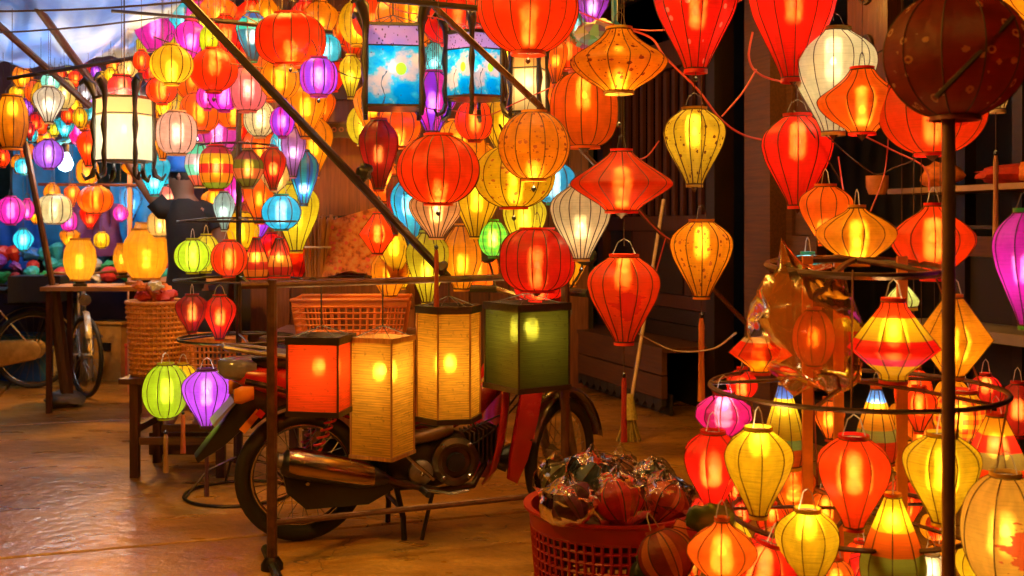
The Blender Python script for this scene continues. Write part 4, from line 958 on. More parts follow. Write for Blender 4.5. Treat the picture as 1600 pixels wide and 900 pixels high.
cs = MB(); cs.tube([(.40, -.1, .22), (.42, -.14, .1), (.42, -.16, .004)], .013, 6); cs.tube([(.40, .1, .22), (.42, .14, .1), (.42, .16, .004)], .013, 6); cs.tube([(.41, -.12, .14), (.41, .12, .14)], .011, 6); cs.build('centre_stand', M_iron, mo)
MB().tube([(.52, -.26, .21), (.52, -.26, .225), (.47, -.27, .03)], .009, 6).build('side_stand', M_iron, mo)
# cables, bolts, kick starter, chain
cbm = [[(1.0, -.1, 1.06), (1.08, -.08, .95), (1.05, -.09, .7), (.9, -.1, .52), (.7, -.11, .45)], [(1.02, .05, 1.05), (1.12, .02, .9), (1.06, -.04, .62), (.85, -.09, .44), (.74, -.1, .38)], [(.62, -.1, .47), (.5, -.13, .5), (.36, -.12, .45), (.3, -.13, .36)], [(.8, -.06, .42), (.74, -.13, .5), (.6, -.12, .52), (.4, -.12, .56)]]
for q in cbm: MB().tube(q, .0045, 5).build('cable', M_rubber, mo, None, True)
for (bx, by, bz) in ((.60, -.148, .40), (.72, -.148, .40), (.60, -.148, .26), (.72, -.148, .26), (.50, -.165, .29), (.44, -.13, .38), (.07, -.14, .35), (.33, -.14, .26), (0, -.165, .288)):
    MB().lathe([(.011, 0), (.011, .010), (.006, .014), (0, .014)], 6, (bx, by, bz), Matrix.Rotation(PI/2, 4, 'X')).build('bolt', M_chrome, mo)
MB().tube([(.54, -.14, .27), (.54, -.2, .27), (.44, -.22, .36), (.40, -.26, .40)], .009, 7).build('kick_starter', M_chrome, mo, None, True)
MB().tube([(.02, .10, .36), (.40, .10, .35)], .007, 5).build('chain', M_iron, mo); MB().tube([(.02, .10, .22), (.40, .10, .25)], .007, 5).build('chain', M_iron, mo)
# ================================================================== RAIL RACK with the four box lanterns
rl0 = P(425, 889, 4.36); rl1 = P(883, 600, 4.78)
rk = empty('display_rack', (rl0.x, rl0.y, 0), 'rusty steel rail frame the four box lanterns hang from', 'rack'); o_ = Vector(rk.location)
zt0 = P(0, 443, 4.36).z; zt1 = P(0, 430, 4.78).z
dv = Vector((rl1.x-rl0.x, rl1.y-rl0.y, 0))
M_rack = plain('rack_brown_steel', (.10, .045, .022), .4, .4, .45, 18, .25)
MB().tube([(0, 0, 0.0), (0, 0, zt0+.015)], .021, 10).build('post', M_rack, rk, None, True); MB().tube([(dv.x, dv.y, 0), (dv.x, dv.y, zt1+.01)], .02, 10).build('post', M_rack, rk, None, True)
d1 = dv.normalized(); A = Vector((0, 0, zt0))-d1*.12; B = Vector((dv.x, dv.y, zt1))+d1*.02
mid = (A+B)/2-Vector((0, 0, .004)); MB().tube([A-Vector((0, 0, .006)), mid, B], .015, 10).build('top_rail', M_rack, rk, None, True)
z0 = P(0, 817, 4.36).z; z1 = P(0, 770, 4.78).z
MB().tube([(0, 0, z0), (dv.x, dv.y, z1)], .013, 8).build('low_rail', M_rack, rk, None, True)
for q in (Vector((0, 0, 0)), Vector((dv.x, dv.y, 0))):
    nv_ = Vector((-d1.y, d1.x, 0)); MB().tube([q-nv_*.22+Vector((0, 0, .02)), q+nv_*.22+Vector((0, 0, .02))], .02, 8).build('foot', M_iron, rk, None, True)
    MB().lathe([(.045, 0), (.045, .02), (.026, .05)], 14, q).build('foot_plate', M_iron, rk, None, True)
for t in (.2, .36, .6, .88):
    MB().ring(A+(B-A)*t, .017, .004, 14, 5, rx=PI/2, ry=0).build('wrapped_wire', M_cord, rk)
# box lanterns: bamboo blind panels held between dark end frames
def box_lantern(px, py, w_, h_, Y, n, rot, col, label, b, edge, frame=M_dwood, wire_to=None, panel_kind='blind', bt=.5, lamp=WARM, name='box_lantern', group=None, wave=0.0, post=M_bamb, cornerr=.005, asp=1.0):
    c = P(px, py, Y); Rr = w_/2/FPX*Y; H = h_/FPX*Y
    k = max(abs(math.cos(2*PI*i/n+rot)) for i in range(n)); Rr /= k
    e = empty(name, c-Vector((0, 0, H/2)), label, 'lantern', group, 0)
    cor = [Vector((Rr*math.cos(2*PI*i/n+rot), Rr*asp*math.sin(2*PI*i/n+rot), 0)) for i in range(n)]
    for i in range(n):
        a, b2 = cor[i], cor[(i+1) % n]; vs = []; fs = []; uvs = []; N = 8; Mz = 20
        for j in range(Mz+1):
            for q in range(N+1):
                s, t = q/N, j/Mz; p = a*(1-s)+b2*s
                p = p*(1-.012*math.sin(PI*s)+wave*.02*math.sin(t*9+i))
                vs.append((p.x, p.y, H*(.01+.98*t))); uvs.append((s, t))
        fs = [(j*(N+1)+q, j*(N+1)+q+1, (j+1)*(N+1)+q+1, (j+1)*(N+1)+q) for j in range(Mz) for q in range(N)]
        me = bpy.data.meshes.new('panel'); me.from_pydata(vs, [], fs); ul = me.uv_layers.new(name='UVMap')
        ul.data.foreach_set('uv', [z for f in fs for ii in f for z in uvs[ii]]); me.polygons.foreach_set('use_smooth', [True]*len(fs))
        me.materials.append(blind(col) if panel_kind == 'blind' else picture(panel_kind)); ob = bpy.data.objects.new('panel', me); C.objects.link(ob); ob.parent = e
    for i in range(n): MB().tube([cor[i]*1.012, cor[i]*1.012+Vector((0, 0, H))], cornerr, 6).build('corner_post', post, e)
    for z, tag_ in ((H, 'top_frame'), (0, 'bottom_frame')):
        m = MB()
        for i in range(n):
            a, b2 = cor[i]*1.03, cor[(i+1) % n]*1.03; mp = (a+b2)/2; d = b2-a
            m.box((mp.x, mp.y, z), (d.length+.006, .012, edge if z else edge*.7), rz=math.atan2(d.y, d.x))
        m.build(tag_, frame if z else (frame if frame is not M_dwood or n == 4 else frame), e)
    m = MB(); hz = .055
    for i in range(n): m.tube([cor[i]*.97+Vector((0, 0, H+.005)), Vector((0, 0, H+hz))], .0018, 4)
    m.build('hanging_wires', M_cord, e)
    if wire_to is not None:
        z1 = wire_to-(c.z-H/2); MB().tube([(0, 0, H+hz), (0, 0, z1-.01)], .0035, 5).build('hanging_cord', M_cord, e)
    bulb_and_light(e, H*bt, lamp, b*LIGHTK*70*Rr*Rr, .018)
    return e, cor, H, Rr
def blind(col):
    k = ('bl', col)
    if k in _mc: return _mc[k]
    t = NT('bamboo_blind_%d' % len(_mc)); uv = t.n('ShaderNodeUVMap').outputs[0]; v = t.n('ShaderNodeSeparateXYZ', ins={0: uv}).outputs[1]
    geo = t.n('ShaderNodeNewGeometry')
    sl = t.n('ShaderNodeTexNoise', ins={'Vector': t.n('ShaderNodeMapping', ins={0: uv, 3: (1.2, 70, 1)}).outputs[0], 'Scale': 1.0, 'Detail': 3.0, 'Roughness': .7})
    kn = t.n('ShaderNodeTexNoise', ins={'Vector': t.n('ShaderNodeMapping', ins={0: uv, 3: (7, 16, 1)}).outputs[0], 'Scale': 1.0, 'Detail': 2.0})
    ln = t.math('FRACT', t.math('MULTIPLY', v, 46.0)); gap = t.math('LESS_THAN', ln, .16)
    c = t.mix(t.ramp(sl.outputs[0], [(.35, (0, 0, 0)), (.6, (1, 1, 1))]), tuple(x*.55 for x in col), col)
    c = t.mix(t.ramp(kn.outputs[0], [(.62, (0, 0, 0)), (.72, (.7, .7, .7))]), c, tuple(x*.25 for x in col))
    c = t.mix(t.math('MULTIPLY', gap, .5), c, tuple(x*.2 for x in col))
    wn = t.n('ShaderNodeTexWhiteNoise', noise_dimensions='3D', ins={0: t.n('ShaderNodeVectorMath', operation='SCALE', ins={0: geo.outputs['Position'], 3: 977.0}).outputs[0]})
    off = t.n('ShaderNodeCombineXYZ', ins={2: t.math('MULTIPLY', t.math('SUBTRACT', wn.outputs[0], .5), 1.4)})
    nn = t.n('ShaderNodeVectorMath', operation='NORMALIZE', ins={0: t.n('ShaderNodeVectorMath', operation='ADD', ins={0: geo.outputs['Normal'], 1: off.outputs[0]}).outputs[0]})
    tr = t.n('ShaderNodeBsdfTranslucent', ins={0: c}); di = t.n('ShaderNodeBsdfDiffuse', ins={0: c}); tp = t.n('ShaderNodeBsdfTransparent', ins={0: c})
    rf_ = t.n('ShaderNodeBsdfRefraction', ins={'Color': c, 'Roughness': .4, 'IOR': 1.35, 'Normal': nn.outputs[0]})
    bp = t.n('ShaderNodeBump', ins={'Strength': .4, 'Distance': .004, 'Height': t.math('ABSOLUTE', t.math('SUBTRACT', ln, .58))})
    gl = t.n('ShaderNodeBsdfGlossy', ins={0: (.9, .9, .8), 'Roughness': .3, 'Normal': bp.outputs[0]})
    sh = t.mixs(.2, tr.outputs[0], di.outputs[0]); sh = t.mixs(.3, sh, rf_.outputs[0]); sh = t.mixs(.12, sh, tp.outputs[0]); sh = t.mixs(.05, sh, gl.outputs[0])
    _mc[k] = t.done(sh); return _mc[k]
def picture(kind):
    k = ('pic', kind)
    if k in _mc: return _mc[k]
    t = NT('painted_screen_%s' % kind); uv = t.n('ShaderNodeUVMap').outputs[0]; sp_ = t.n('ShaderNodeSeparateXYZ', ins={0: uv}); u, v = sp_.outputs[0], sp_.outputs[1]
    if kind == 'cream':
        c = (.95, .88, .62)
        n = t.n('ShaderNodeTexNoise', ins={'Vector': uv, 'Scale': 5.0})
        c = t.mix(t.math('GREATER_THAN', v, .72), t.mix(n.outputs[0], (.98, .95, .8), (.9, .85, .6)), (.62, .40, .16))
    else:
        n = t.n('ShaderNodeTexNoise', ins={'Vector': t.n('ShaderNodeMapping', ins={0: uv, 2: (0, 0, .5), 3: (1.4, 2.2, 1)}).outputs[0], 'Scale': 1.9, 'Detail': 5.0})
        band = t.math('ADD', t.math('MULTIPLY', t.math('SUBTRACT', v, .42), -2.2), t.math('MULTIPLY', t.math('SUBTRACT', u, .5), .9))
        cl = t.math('ADD', n.outputs[0], t.math('MULTIPLY', t.math('ABSOLUTE', band), -.30))
        c = t.ramp(cl, [(.24, (.0, .28, .78)), (.35, (.03, .5, .85)), (.43, (.75, .72, .85)), (.52, (.98, .82, .84))])
        d = t.math('SQRT', t.math('ADD', t.math('POWER', t.math('SUBTRACT', u, .64), 2.0), t.math('MULTIPLY', t.math('POWER', t.math('SUBTRACT', v, .45), 2.0), 1.7)))
        c = t.mix(t.math('LESS_THAN', d, .1), c, (.35, .7, .03))
        n3 = t.n('ShaderNodeTexNoise', ins={'Vector': uv, 'Scale': 3.0, 'Detail': 2.0})
        br = t.math('LESS_THAN', t.math('ABSOLUTE', t.math('SUBTRACT', t.math('ADD', u, t.math('MULTIPLY', n3.outputs[0], .5)), .55)), .012)
        br = t.math('MULTIPLY', br, t.math('LESS_THAN', v, .42)); c = t.mix(br, c, (.05, .08, .12))
        sp2 = t.n('ShaderNodeTexVoronoi', ins={'Vector': uv, 'Scale': 15.0}); spk = t.math('LESS_THAN', sp2.outputs['Distance'], .22)
        top = t.mix(spk, t.mix(v, (.8, .25, .5), (.28, .24, .75)), (.05, .03, .1)); c = t.mix(t.math('GREATER_THAN', v, .74), c, top)
        sp3 = t.n('ShaderNodeTexVoronoi', ins={'Vector': uv, 'Scale': 9.0}); c = t.mix(t.math('LESS_THAN', sp3.outputs['Distance'], .09), c, (.1, .06, .15))
    tr = t.n('ShaderNodeBsdfTranslucent', ins={0: c}); di = t.n('ShaderNodeBsdfDiffuse', ins={0: c}); tp = t.n('ShaderNodeBsdfTransparent', ins={0: c})
    sh = t.mixs(.25, tr.outputs[0], di.outputs[0]); sh = t.mixs(.05, sh, tp.outputs[0]); _mc[k] = t.done(sh); return _mc[k]
def railpt(px):                                  # depth of the rack's rail at a pixel column
    k = (px-800)/FPX; t = (k*rl0.y-rl0.x)/(dv.x-k*dv.y); return rl0.y+dv.y*t, zt0+(zt1-zt0)*t
Y_, zt = railpt(500); box_lantern(502, 585, 92, 112, Y_, 4, .62, (.92, .075, .012), 'square red bamboo lantern hanging first from the rusty post', 2.0, .03, wire_to=zt, post=M_rwood, bt=.62)
Y_, zt = railpt(600); box_lantern(598, 619, 93, 180, Y_, 4, .38, (.95, .52, .06), 'tall yellow bamboo lantern hanging lowest on the rail between red and yellow ones', 2.6, .02, frame=M_bamb, wire_to=zt, post=M_bamb, bt=.72)
Y_, zt = railpt(700); box_lantern(701, 567, 96, 170, Y_, 6, .25, (.95, .50, .05), 'tall six sided yellow bamboo lantern hanging beside the green one', 3.0, .03, frame=M_dwood, wire_to=zt, post=M_bamb, bt=.5, wave=.6)
Y_, zt = railpt(822); box_lantern(823, 540, 130, 125, Y_, 4, -.19, (.085, .10, .014), 'wide square green bamboo lantern hanging beside the right rack post', 1.0, .032, frame=M_dwood, wire_to=zt, post=M_dwood, bt=.72)
# lanterns with carved black corner posts
def carved_posts(e, cor, H, sc=1.0, hooks=True):
    for i, c in enumerate(cor):
        d = c.normalized(); m = MB(); r = .0105*sc; tz = Vector((0, 0, 1))
        p = c*1.03
        m.tube([p+tz*(-.03*sc), p+tz*(H*.1)+d*.005*sc, p+tz*(H*.3), p+tz*(H*.55)+d*.005*sc, p+tz*(H*.8), p+tz*(H+.01), p+tz*(H+.05*sc)+d*.012*sc, p+tz*(H+.075*sc)+d*.04*sc, p+tz*(H+.055*sc)+d*.06*sc], [r*.7, r*1.1, r*.7, r*1.3, r*.8, r*1.2, r*2.0, r*1.6, r*.5], 7)
        m.build('carved_post', M_black, e, None, True, 60)
        if hooks:
            m = MB(); m.tube([p+tz*(-.03*sc), p+tz*(-.06*sc)+d*.01, p+tz*(-.075*sc)+d*.035*sc, p+tz*(-.05*sc)+d*.05*sc], [r, r*1.1, r*.9, r*.4], 6); m.build('carved_foot', M_black, e, None, True, 60)
def carved_lantern(px, py, w_, h_, Y, n, rot, kind, label, b, lamp, sc=1.0, bt=.5, hooks=True, top=2.75):
    e, cor, H, Rr = box_lantern(px, py, w_, h_, Y, n, rot, (1, 1, 1), label, b, .012, frame=M_black, panel_kind=kind, bt=bt, lamp=lamp, name='carved_lantern', post=M_black, wire_to=top)
    carved_posts(e, cor, H, sc, hooks)
    MB().lathe([(Rr*.86, 0), (Rr*.86, .008), (0, .008)], 8, (0, 0, -.004)).build('light_block_plate', M_black, e)  # plate added to stop the bulb's light spilling onto the ground
    m = MB(); hz = H*.74
    for i in range(len(cor)): a, b2 = cor[i]*1.02, cor[(i+1) % len(cor)]*1.02; m.tube([a+Vector((0, 0, hz)), b2+Vector((0, 0, hz))], .003, 4)
    m.build('mid_rail', M_dwood, e); return e
carved_lantern(614, 107, 92, 124, 4.35, 4, .92, 'sky', 'black framed square lantern painted with blue sky and a lime disc', 1.3, COOL, 1.25, hooks=False)
carved_lantern(743, 105, 88, 98, 4.4, 6, .45, 'sky', 'smaller six sided black framed lantern painted with sky, behind the brown pole', 1.2, COOL, 1.0)
carved_lantern(826, 130, 54, 92, 4.6, 4, .5, 'cream', 'yellow black framed lantern half hidden under the largest orange globe', 1.1, WARM, 1.1)
carved_lantern(194, 203, 84, 98, 5.4, 6, .18, 'cream', 'six sided cream lantern in black carved frame glaring white', 34, (1, .88, .66), 1.2, hooks=True)
# ================================================================== RING STANDS
def ring_stand(c, label, rings, pole_top, base_r, mat=M_iron, pr=.016, arms=4, uprights=(), tilt0=0):
    e = empty('ring_stand', (c[0], c[1], 0), label, 'stand')
    if pole_top: MB().tube([(0, 0, .012), (0, 0, pole_top)], pr, 8).build('pole', mat, e, None, True)
    for i, (z, r, th) in enumerate(rings):
        ro = MB().ring((0, 0, 0), r, th, 48, 6).build('ring', mat, e, (0, 0, z), True)
        if i == 0 and tilt0: ro.rotation_euler = (tilt0, 0, 0)
        m = MB()
        for k in range(arms):
            a = 2*PI*k/arms+.4; m.tube([(0, 0, .02), (r*.5*math.cos(a), r*.5*math.sin(a), .015), (r*math.cos(a), r*math.sin(a), 0)], th*.8, 5)
        m.build('spoke_wires', mat, ro)
    if base_r:
        MB().ring((0, 0, .01), base_r, .008, 40, 6).build('base_ring', mat, e, None, True)
        m = MB()
        for k in range(4):
            a = 2*PI*k/4+.5; m.tube([(base_r*math.cos(a), base_r*math.sin(a), .012), (base_r*.6*math.cos(a), base_r*.6*math.sin(a), .14), (0, 0, .2)], .007, 5)
        m.build('base_wires', mat, e, None, True)
    return e
gc = P(373, 773, 5.57)
lsx, lsy = gc.x, 5.57
def zl(py, Y=5.57): return P(0, py, Y).z
ring_stand((lsx, lsy), 'tall black pole stand with wire rings carrying small silk lanterns', [(zl(228), .19, .005), (zl(346), .30, .006), (zl(437), .32, .006), (zl(528), .30, .007)], zl(172), .27, pr=.015)
# lower hanging pair has a little post to the ground (foot spike)
rs = P(1335, 605, 3.02); rx, ry = rs.x, 3.02
M_rr = plain('red_brown_wire', (.16, .05, .03), .45, .4, .4, 20, .2)
rstand = ring_stand((rx, ry), 'large wire ring stand in front crowded with glowing teardrop lanterns', [(P(0, 417, ry).z, .235, .0105), (P(0, 606, ry).z, .395, .007), (P(0, 806, ry).z, .335, .007)], None, .36, mat=plain('dark_wire', (.05, .02, .013), .45, .4, .4, 20, .2), arms=5, tilt0=.07)
M_up = plain('orange_stick', (.75, .24, .05), .5, 0, .3, 10, .1)
for dx, dy in ((-.125, .02), (.125, -.02), (.01, .18)):
    MB().box((dx, dy, .66), (.028, .012, 1.26)).build('upright', M_up, rstand)
for k in range(9):
    a = 2*PI*k/9+.2; zt_, zb_ = P(0, 606, ry).z, P(0, 806, ry).z
    MB().tube([(.235*math.cos(a), .235*math.sin(a), P(0, 417, ry).z), (.39*math.cos(a), .39*math.sin(a), zt_)] if k % 3 == 0 else [(.39*math.cos(a), .39*math.sin(a), zt_), (.334*math.cos(a), .334*math.sin(a), zb_), (.36*math.cos(a), .36*math.sin(a), .012)], .003, 5).build('side_wire', M_rr, rstand)
pf = P(1482, 900, 2.42)
fp_ = MB().tube([(0, 0, 0), (0, 0, P(0, 178, 2.42).z)], .0145, 12).build('metal_post', plain('brown_metal_tube', (.20, .10, .06), .35, .35, .3, 8, .05), None, (pf.x, 2.42, 0), True); tag(fp_, 'upright brown metal tube in front carrying the big dark lantern', 'post')
# ================================================================== CABLES
def cable(pts, r, mat, label, name='cable'):
    pts = [Vector(p) for p in pts]; out = []
    for i in range(len(pts)-1):
        p0, p1, p2, p3 = pts[max(i-1, 0)], pts[i], pts[i+1], pts[min(i+2, len(pts)-1)]
        for k in range(6):
            t = k/6; out.append(.5*((2*p1)+(-p0+p2)*t+(2*p0-5*p1+4*p2-p3)*t*t+(-p0+3*p1-3*p2+p3)*t*t*t))
    out.append(pts[-1]); o = MB().tube([q-pts[0] for q in out], r, 5).build(name, mat, None, pts[0], True); return tag(o, label, 'cable')
cable([P(980, 45, 4.2), P(1018, 60, 4.2), P(1040, 90, 4.1), P(1090, 140, 4.05), P(1125, 185, 4.1), P(1160, 210, 4.2), P(1200, 220, 4.2)], .0045, M_cordr, 'red cable looping past the dotted red lantern to the yellow printed one')
cable([P(1176, 50, 4.1), P(1170, 90, 4.1), P(1185, 115, 4.1), P(1225, 128, 4.05), P(1290, 132, 4.2)], .0045, M_cordr, 'red cable looping under the high red teardrop lantern')
cable([P(1182, 108, 4.1), P(1160, 145, 4.1), P(1128, 182, 4.1)], .0035, M_cordr, 'short pinkish cable slanting down left of the red teardrop lantern')
cable([P(1030, 220, 4.2), P(1010, 245, 4.2), P(985, 250, 4.2)], .003, M_cordr, 'short red cable joining the flat red lantern')
cable([P(995, 325, 4.1), P(1040, 370, 4.3), P(1100, 395, 4.3)], .003, M_cordr, 'thin red cable drooping below the flat red lantern')
cable([P(1040, 372, 4.2), P(1032, 400, 4.2), P(1025, 425, 4.2)], .003, M_cordr, 'red cable curling beside the red painted lantern')
cable([P(995, 520, 4.3), P(1050, 547, 4.3), P(1110, 546, 3.6), P(1150, 520, 3.1)], .003, M_cordw, 'pale cable sagging across the dark doorway to the ring stand')
cable([P(1310, 245, 3.9), P(1318, 300, 3.8), P(1325, 330, 3.6)], .003, M_cordr, 'thin red cable falling between the orange lanterns')
cable([P(1345, 210, 3.9), P(1395, 235, 3.9), P(1445, 262, 3.8), P(1452, 300, 3.7)], .0035, M_cordr, 'red cable leading down to the red globe behind the metal post')
cable([P(1385, 120, 3.9), P(1388, 200, 3.9), P(1382, 270, 3.9), P(1360, 330, 3.6)], .003, M_cordr, 'long red cable hanging beside the carved board')
cable([P(560, 10, 5), P(585, 45, 4.6), P(615, 30, 4.4)], .002, M_cord, 'thin dark cable over the blue picture lantern')
cable([P(480, 90, 4.8), P(474, 75, 4.8), P(486, 62, 4.8), P(495, 85, 4.8), P(478, 100, 4.8)], .003, M_cord, 'small dark loop of cable above the purple lantern')
# overhead bamboo rails (just above the picture) the cords go up to
for k, (y0, x0, x1) in enumerate(((3.7, -.6, 2.3), (4.2, -1.6, 2.6), (4.9, -3.0, 1.0), (5.8, -3.6, .8))):
    o = MB().tube([(x0, y0, 2.76), (x1, y0+.1, 2.76)], .018, 8).build('overhead_pole', M_bamb, None, None, True); tag(o, ['nearest', 'second nearest', 'third', 'farthest'][k]+' bamboo pole overhead from which lantern cords hang', 'pole')
for k, (x0, y0, x1, y1, Ya, sg_) in enumerate(((560, -20, 905, 10, 4.3, 46), (240, 60, 560, 95, 5.0, 30), (20, 100, 260, 120, 6.0, 24), (900, 20, 1180, -10, 4.0, 40), (1180, 20, 1420, 60, 4.0, 60), (380, 20, 640, 130, 4.9, 30), (620, 150, 900, 120, 4.5, 40), (1290, 215, 1450, 240, 3.9, 40), (1240, 170, 1330, 330, 3.9, -20), (560, 190, 760, 260, 5.0, 24))):
    pts_ = [P(x0+(x1-x0)*t/6, y0+(y1-y0)*t/6+sg_*math.sin(PI*t/6)+R.uniform(-6, 6), Ya+R.uniform(-.08, .08)) for t in range(7)]
    cable(pts_, .0028, M_cord if k % 3 else M_cordr, ['dark flex sagging over the largest orange globe', 'dark flex sagging among the upper left lanterns', 'dark flex looping under the awning', 'red flex looping towards the dotted red lantern', 'dark flex sagging behind the pale yellow teardrop', 'dark flex drooping beside the blue picture lantern', 'red flex sagging below the six sided picture lantern', 'dark flex looping under the orange flat lantern', 'dark flex hanging left of the orange ribbed lantern', 'red flex behind the dark red teardrop'][k], 'flex')
# ================================================================== LANTERNS
RED = (.85, .012, .008); ORR = (.92, .052, .006); ORG = (.93, .155, .01); AMB = (.95, .36, .012); YEL = (.95, .66, .02); LEM = (.88, .88, .06)
PAL = (.95, .88, .5); WHT = (.95, .92, .84); CRM = (.95, .75, .4); MAG = (.85, .02, .40); PUR = (.42, .05, .78); PNK = (.95, .26, .32); BLU = (.03, .22, .8); TEA = (.02, .5, .6)
GRN = (.05, .55, .1); LIM = (.6, .88, .03); DRD = (.40, .012, .012); OLV = (.75, .58, .04); BRN = (.42, .07, .02)
DK = (.22, .03, .01)
L = lantern
# --- upper and centre
L(825, 12, 157, 138, 3.6, 'globe', ORR, 'largest orange red globe lantern at the top with faint printed specks', 1.5, 16, 'flowers', (.7, .05, .01), bt=.3, tassel=(DK, 12, 0))
L(967, 95, 154, 96, 3.6, 'ufo', AMB, 'flat amber lantern printed with little dark flowers below the blue scarf', 1.1, 14, 'flowers', DK, bt=.2, tassel=(DK, 50, 0), cap=(.6, .35, .05))
L(1087, 22, 136, 172, 3.6, 'drop', RED, 'red teardrop lantern sprinkled with pale dots', 2.3, 12, 'dots', (1, .55, .4), bt=.52, tassel=(DK, 14, 0))
L(1239, 26, 138, 192, 3.8, 'drop', RED, 'plain bright red teardrop lantern above the pale yellow one', 2.8, 12, bt=.6)
L(1302, 128, 136, 156, 3.8, 'drop', PAL, 'pale yellow teardrop lantern with thin dark ribs glowing almost white', 6, 14, bt=.7, lamp=(1, .93, .75), cap=(.5, .4, .15))
L(1347, 158, 138, 98, 3.62, 'ufo', ORG, 'orange flat topped lantern overlapping the pale yellow teardrop', 1.6, 11, bt=.35, cap=RED)
L(1457, 172, 162, 134, 3.5, 'globe', ORR, 'orange red globe with painted red blossom patch behind the metal post', 1.7, 12, 'patch', (.6, .01, .005), bt=.4, rot=.2, cap=RED)
L(1492, 86, 216, 190, 2.42, 'globe', (.42, .05, .012), 'big unlit dark red brown globe with ring flowers on top of the metal post', .0, 11, 'rings', (1, .62, .28), thick=.35, bt=.25, hang='loop', cap=(.25, .03, .02), ribr=.0018)
L(1640, -20, 150, 110, 2.9, 'globe', AMB, 'amber lantern cut off by the top right picture corner', 1.5, 12, bt=.5)
L(1556, 96, 108, 150, 3.95, 'drop', CRM, 'cream teardrop lantern mostly hidden behind the big dark globe', 1.6, 14, bt=.5, tassel=((.5, .27, .12), 66, 130, 10))
L(1246, 252, 112, 138, 3.95, 'drop', RED, 'red teardrop lantern hanging in front of the red brown column', 2.5, 11, bt=.72)
L(1085, 230, 98, 116, 3.9, 'drop', OLV, 'olive yellow teardrop lantern printed with branches against the dark doorway', 1.3, 12, 'flowers', (.12, .03, .01), bt=.7, cap=(.5, .35, .05))
L(971, 283, 162, 92, 3.75, 'saucer', ORR, 'flat saucer shaped orange red lantern with pointed brim', 1.3, 13, bt=.3, cap=RED)
L(1096, 405, 98, 116, 3.8, 'drop', AMB, 'amber teardrop lantern with rows of dark print and long orange tassel', 1.5, 12, 'flowers', (.25, .05, .01), bt=.72, tassel=((.6, .2, .05), 28, 130, 12))
L(908, 348, 98, 112, 4.3, 'drop', CRM, 'cream translucent lantern with many ribs and open bottom', 3.2, 18, bt=.45, lamp=(1, .9, .7), tassel=(DK, 16, 0))
L(975, 468, 116, 132, 3.75, 'drop', ORR, 'orange red teardrop lantern with a painted red figure, red tassel below', 2.2, 13, 'patch', (.55, .01, .005), rot=.15, bt=.85, tassel=((.35, .02, .02), 50, 100, 11))
L(913, 172, 106, 112, 4.1, 'melon', ORG, 'glowing orange melon shaped lantern under the largest globe', 1.8, 13, bt=.7)
L(685, 265, 130, 104, 3.75, 'globe', ORR, 'wide orange red globe lantern at the centre left with bright bottom', 1.5, 16, bt=.14, tassel=(DK, 14, 0), cap=ORR)
L(834, 228, 112, 102, 3.7, 'globe', AMB, 'amber globe printed with small brown flowers at the end of the brown pole', 1.3, 15, 'flowers', (.35, .08, .02), bt=.1, tassel=(DK, 14, 0))
L(803, 276, 128, 94, 4.0, 'globe', YEL, 'bright yellow printed globe just behind the amber flowered one', 1.7, 13, 'flowers', (.45, .12, .02), bt=.4, tassel=(DK, 16, 0), cap=ORR)
L(744, 322, 76, 96, 4.5, 'drop', YEL, 'yellow teardrop right of the wide orange globe', 2.2, 13, bt=.6)
L(820, 350, 70, 90, 4.45, 'drop', LEM, 'lemon teardrop lantern above the green checked one', 2.2, 13, bt=.6)
L(682, 335, 88, 72, 4.5, 'drop', (.9, .5, .3), 'salmon cream open cone lantern under the wide orange globe', 1.7, 20, bt=.6, tassel=((.3, .05, .02), 14, 90, 9))
L(668, 418, 70, 108, 4.9, 'drop', LEM, 'lemon green teardrop lantern behind the foot of the diagonal pole', 2.2, 12, bt=.45)
L(721, 402, 64, 98, 4.95, 'bell', AMB, 'amber bell shaped lantern between the lemon and green checked ones', 2.2, 10, bt=.4)
L(771, 373, 48, 54, 4.5, 'globe', GRN, 'small green checked globe lantern', 1.8, 10, 'plaid', (.3, .85, .1), bt=.5)
L(839, 406, 118, 94, 4.35, 'melon', (.8, .015, .01), 'deep red melon lantern above the square green one', .8, 16, bt=.4, cap=RED)
L(843, 446, 84, 44, 4.9, 'melon', RED, 'shallow red lantern peeping under the deep red melon', .9, 12, bt=.6)
L(644, 330, 58, 104, 4.9, 'drop', TEA, 'turquoise blue teardrop with a green side next to the dark red one', 1.5, 10, 'gores', (.02, .25, .4), bt=.6, lamp=COOL, roll=.25)
L(866, 286, 74, 62, 4.5, 'globe', (.02, .3, .45), 'dark teal globe behind the amber flowered lantern', 1.0, 10, bt=.5, lamp=COOL)
L(592, 242, 64, 106, 4.6, 'drop', DRD, 'dark red unlit teardrop lantern by the sign board', .12, 10, thick=.3, tassel=(DK, 14, 8))
L(618, 320, 30, 90, 5.2, 'drop', DRD, 'narrow dark crimson lantern between the turquoise one and the pole', .4, 8)
L(676, 160, 84, 92, 4.6, 'drop', MAG, 'magenta and violet teardrop hanging between the two picture lanterns', 2.4, 12, 'gores', (.3, .03, .8), bt=.5, lamp=COOL)
L(622, 198, 74, 62, 4.8, 'globe', ORG, 'orange globe just under the blue picture lantern', 1.8, 12, bt=.2)
L(742, 188, 62, 62, 4.7, 'globe', ORR, 'small orange red globe under the six sided picture lantern', 1.4, 12)
L(790, 196, 82, 96, 4.75, 'drop', YEL, 'yellow teardrop behind the six sided picture lantern feet', 2.0, 12, bt=.5)
L(716, 232, 90, 84, 5.2, 'globe', AMB, 'amber globe far behind the magenta teardrop', 1.8, 12, 'flowers', (.5, .2, .03))
L(679, 98, 36, 62, 4.9, 'drop', (.1, .65, .65), 'pale turquoise spotted teardrop between the picture lanterns', 1.8, 8, 'flowers', (.02, .1, .1), lamp=COOL)
L(646, 24, 118, 88, 5.0, 'globe', AMB, 'amber globe over the blue picture lantern', 1.0, 12, bt=.5)
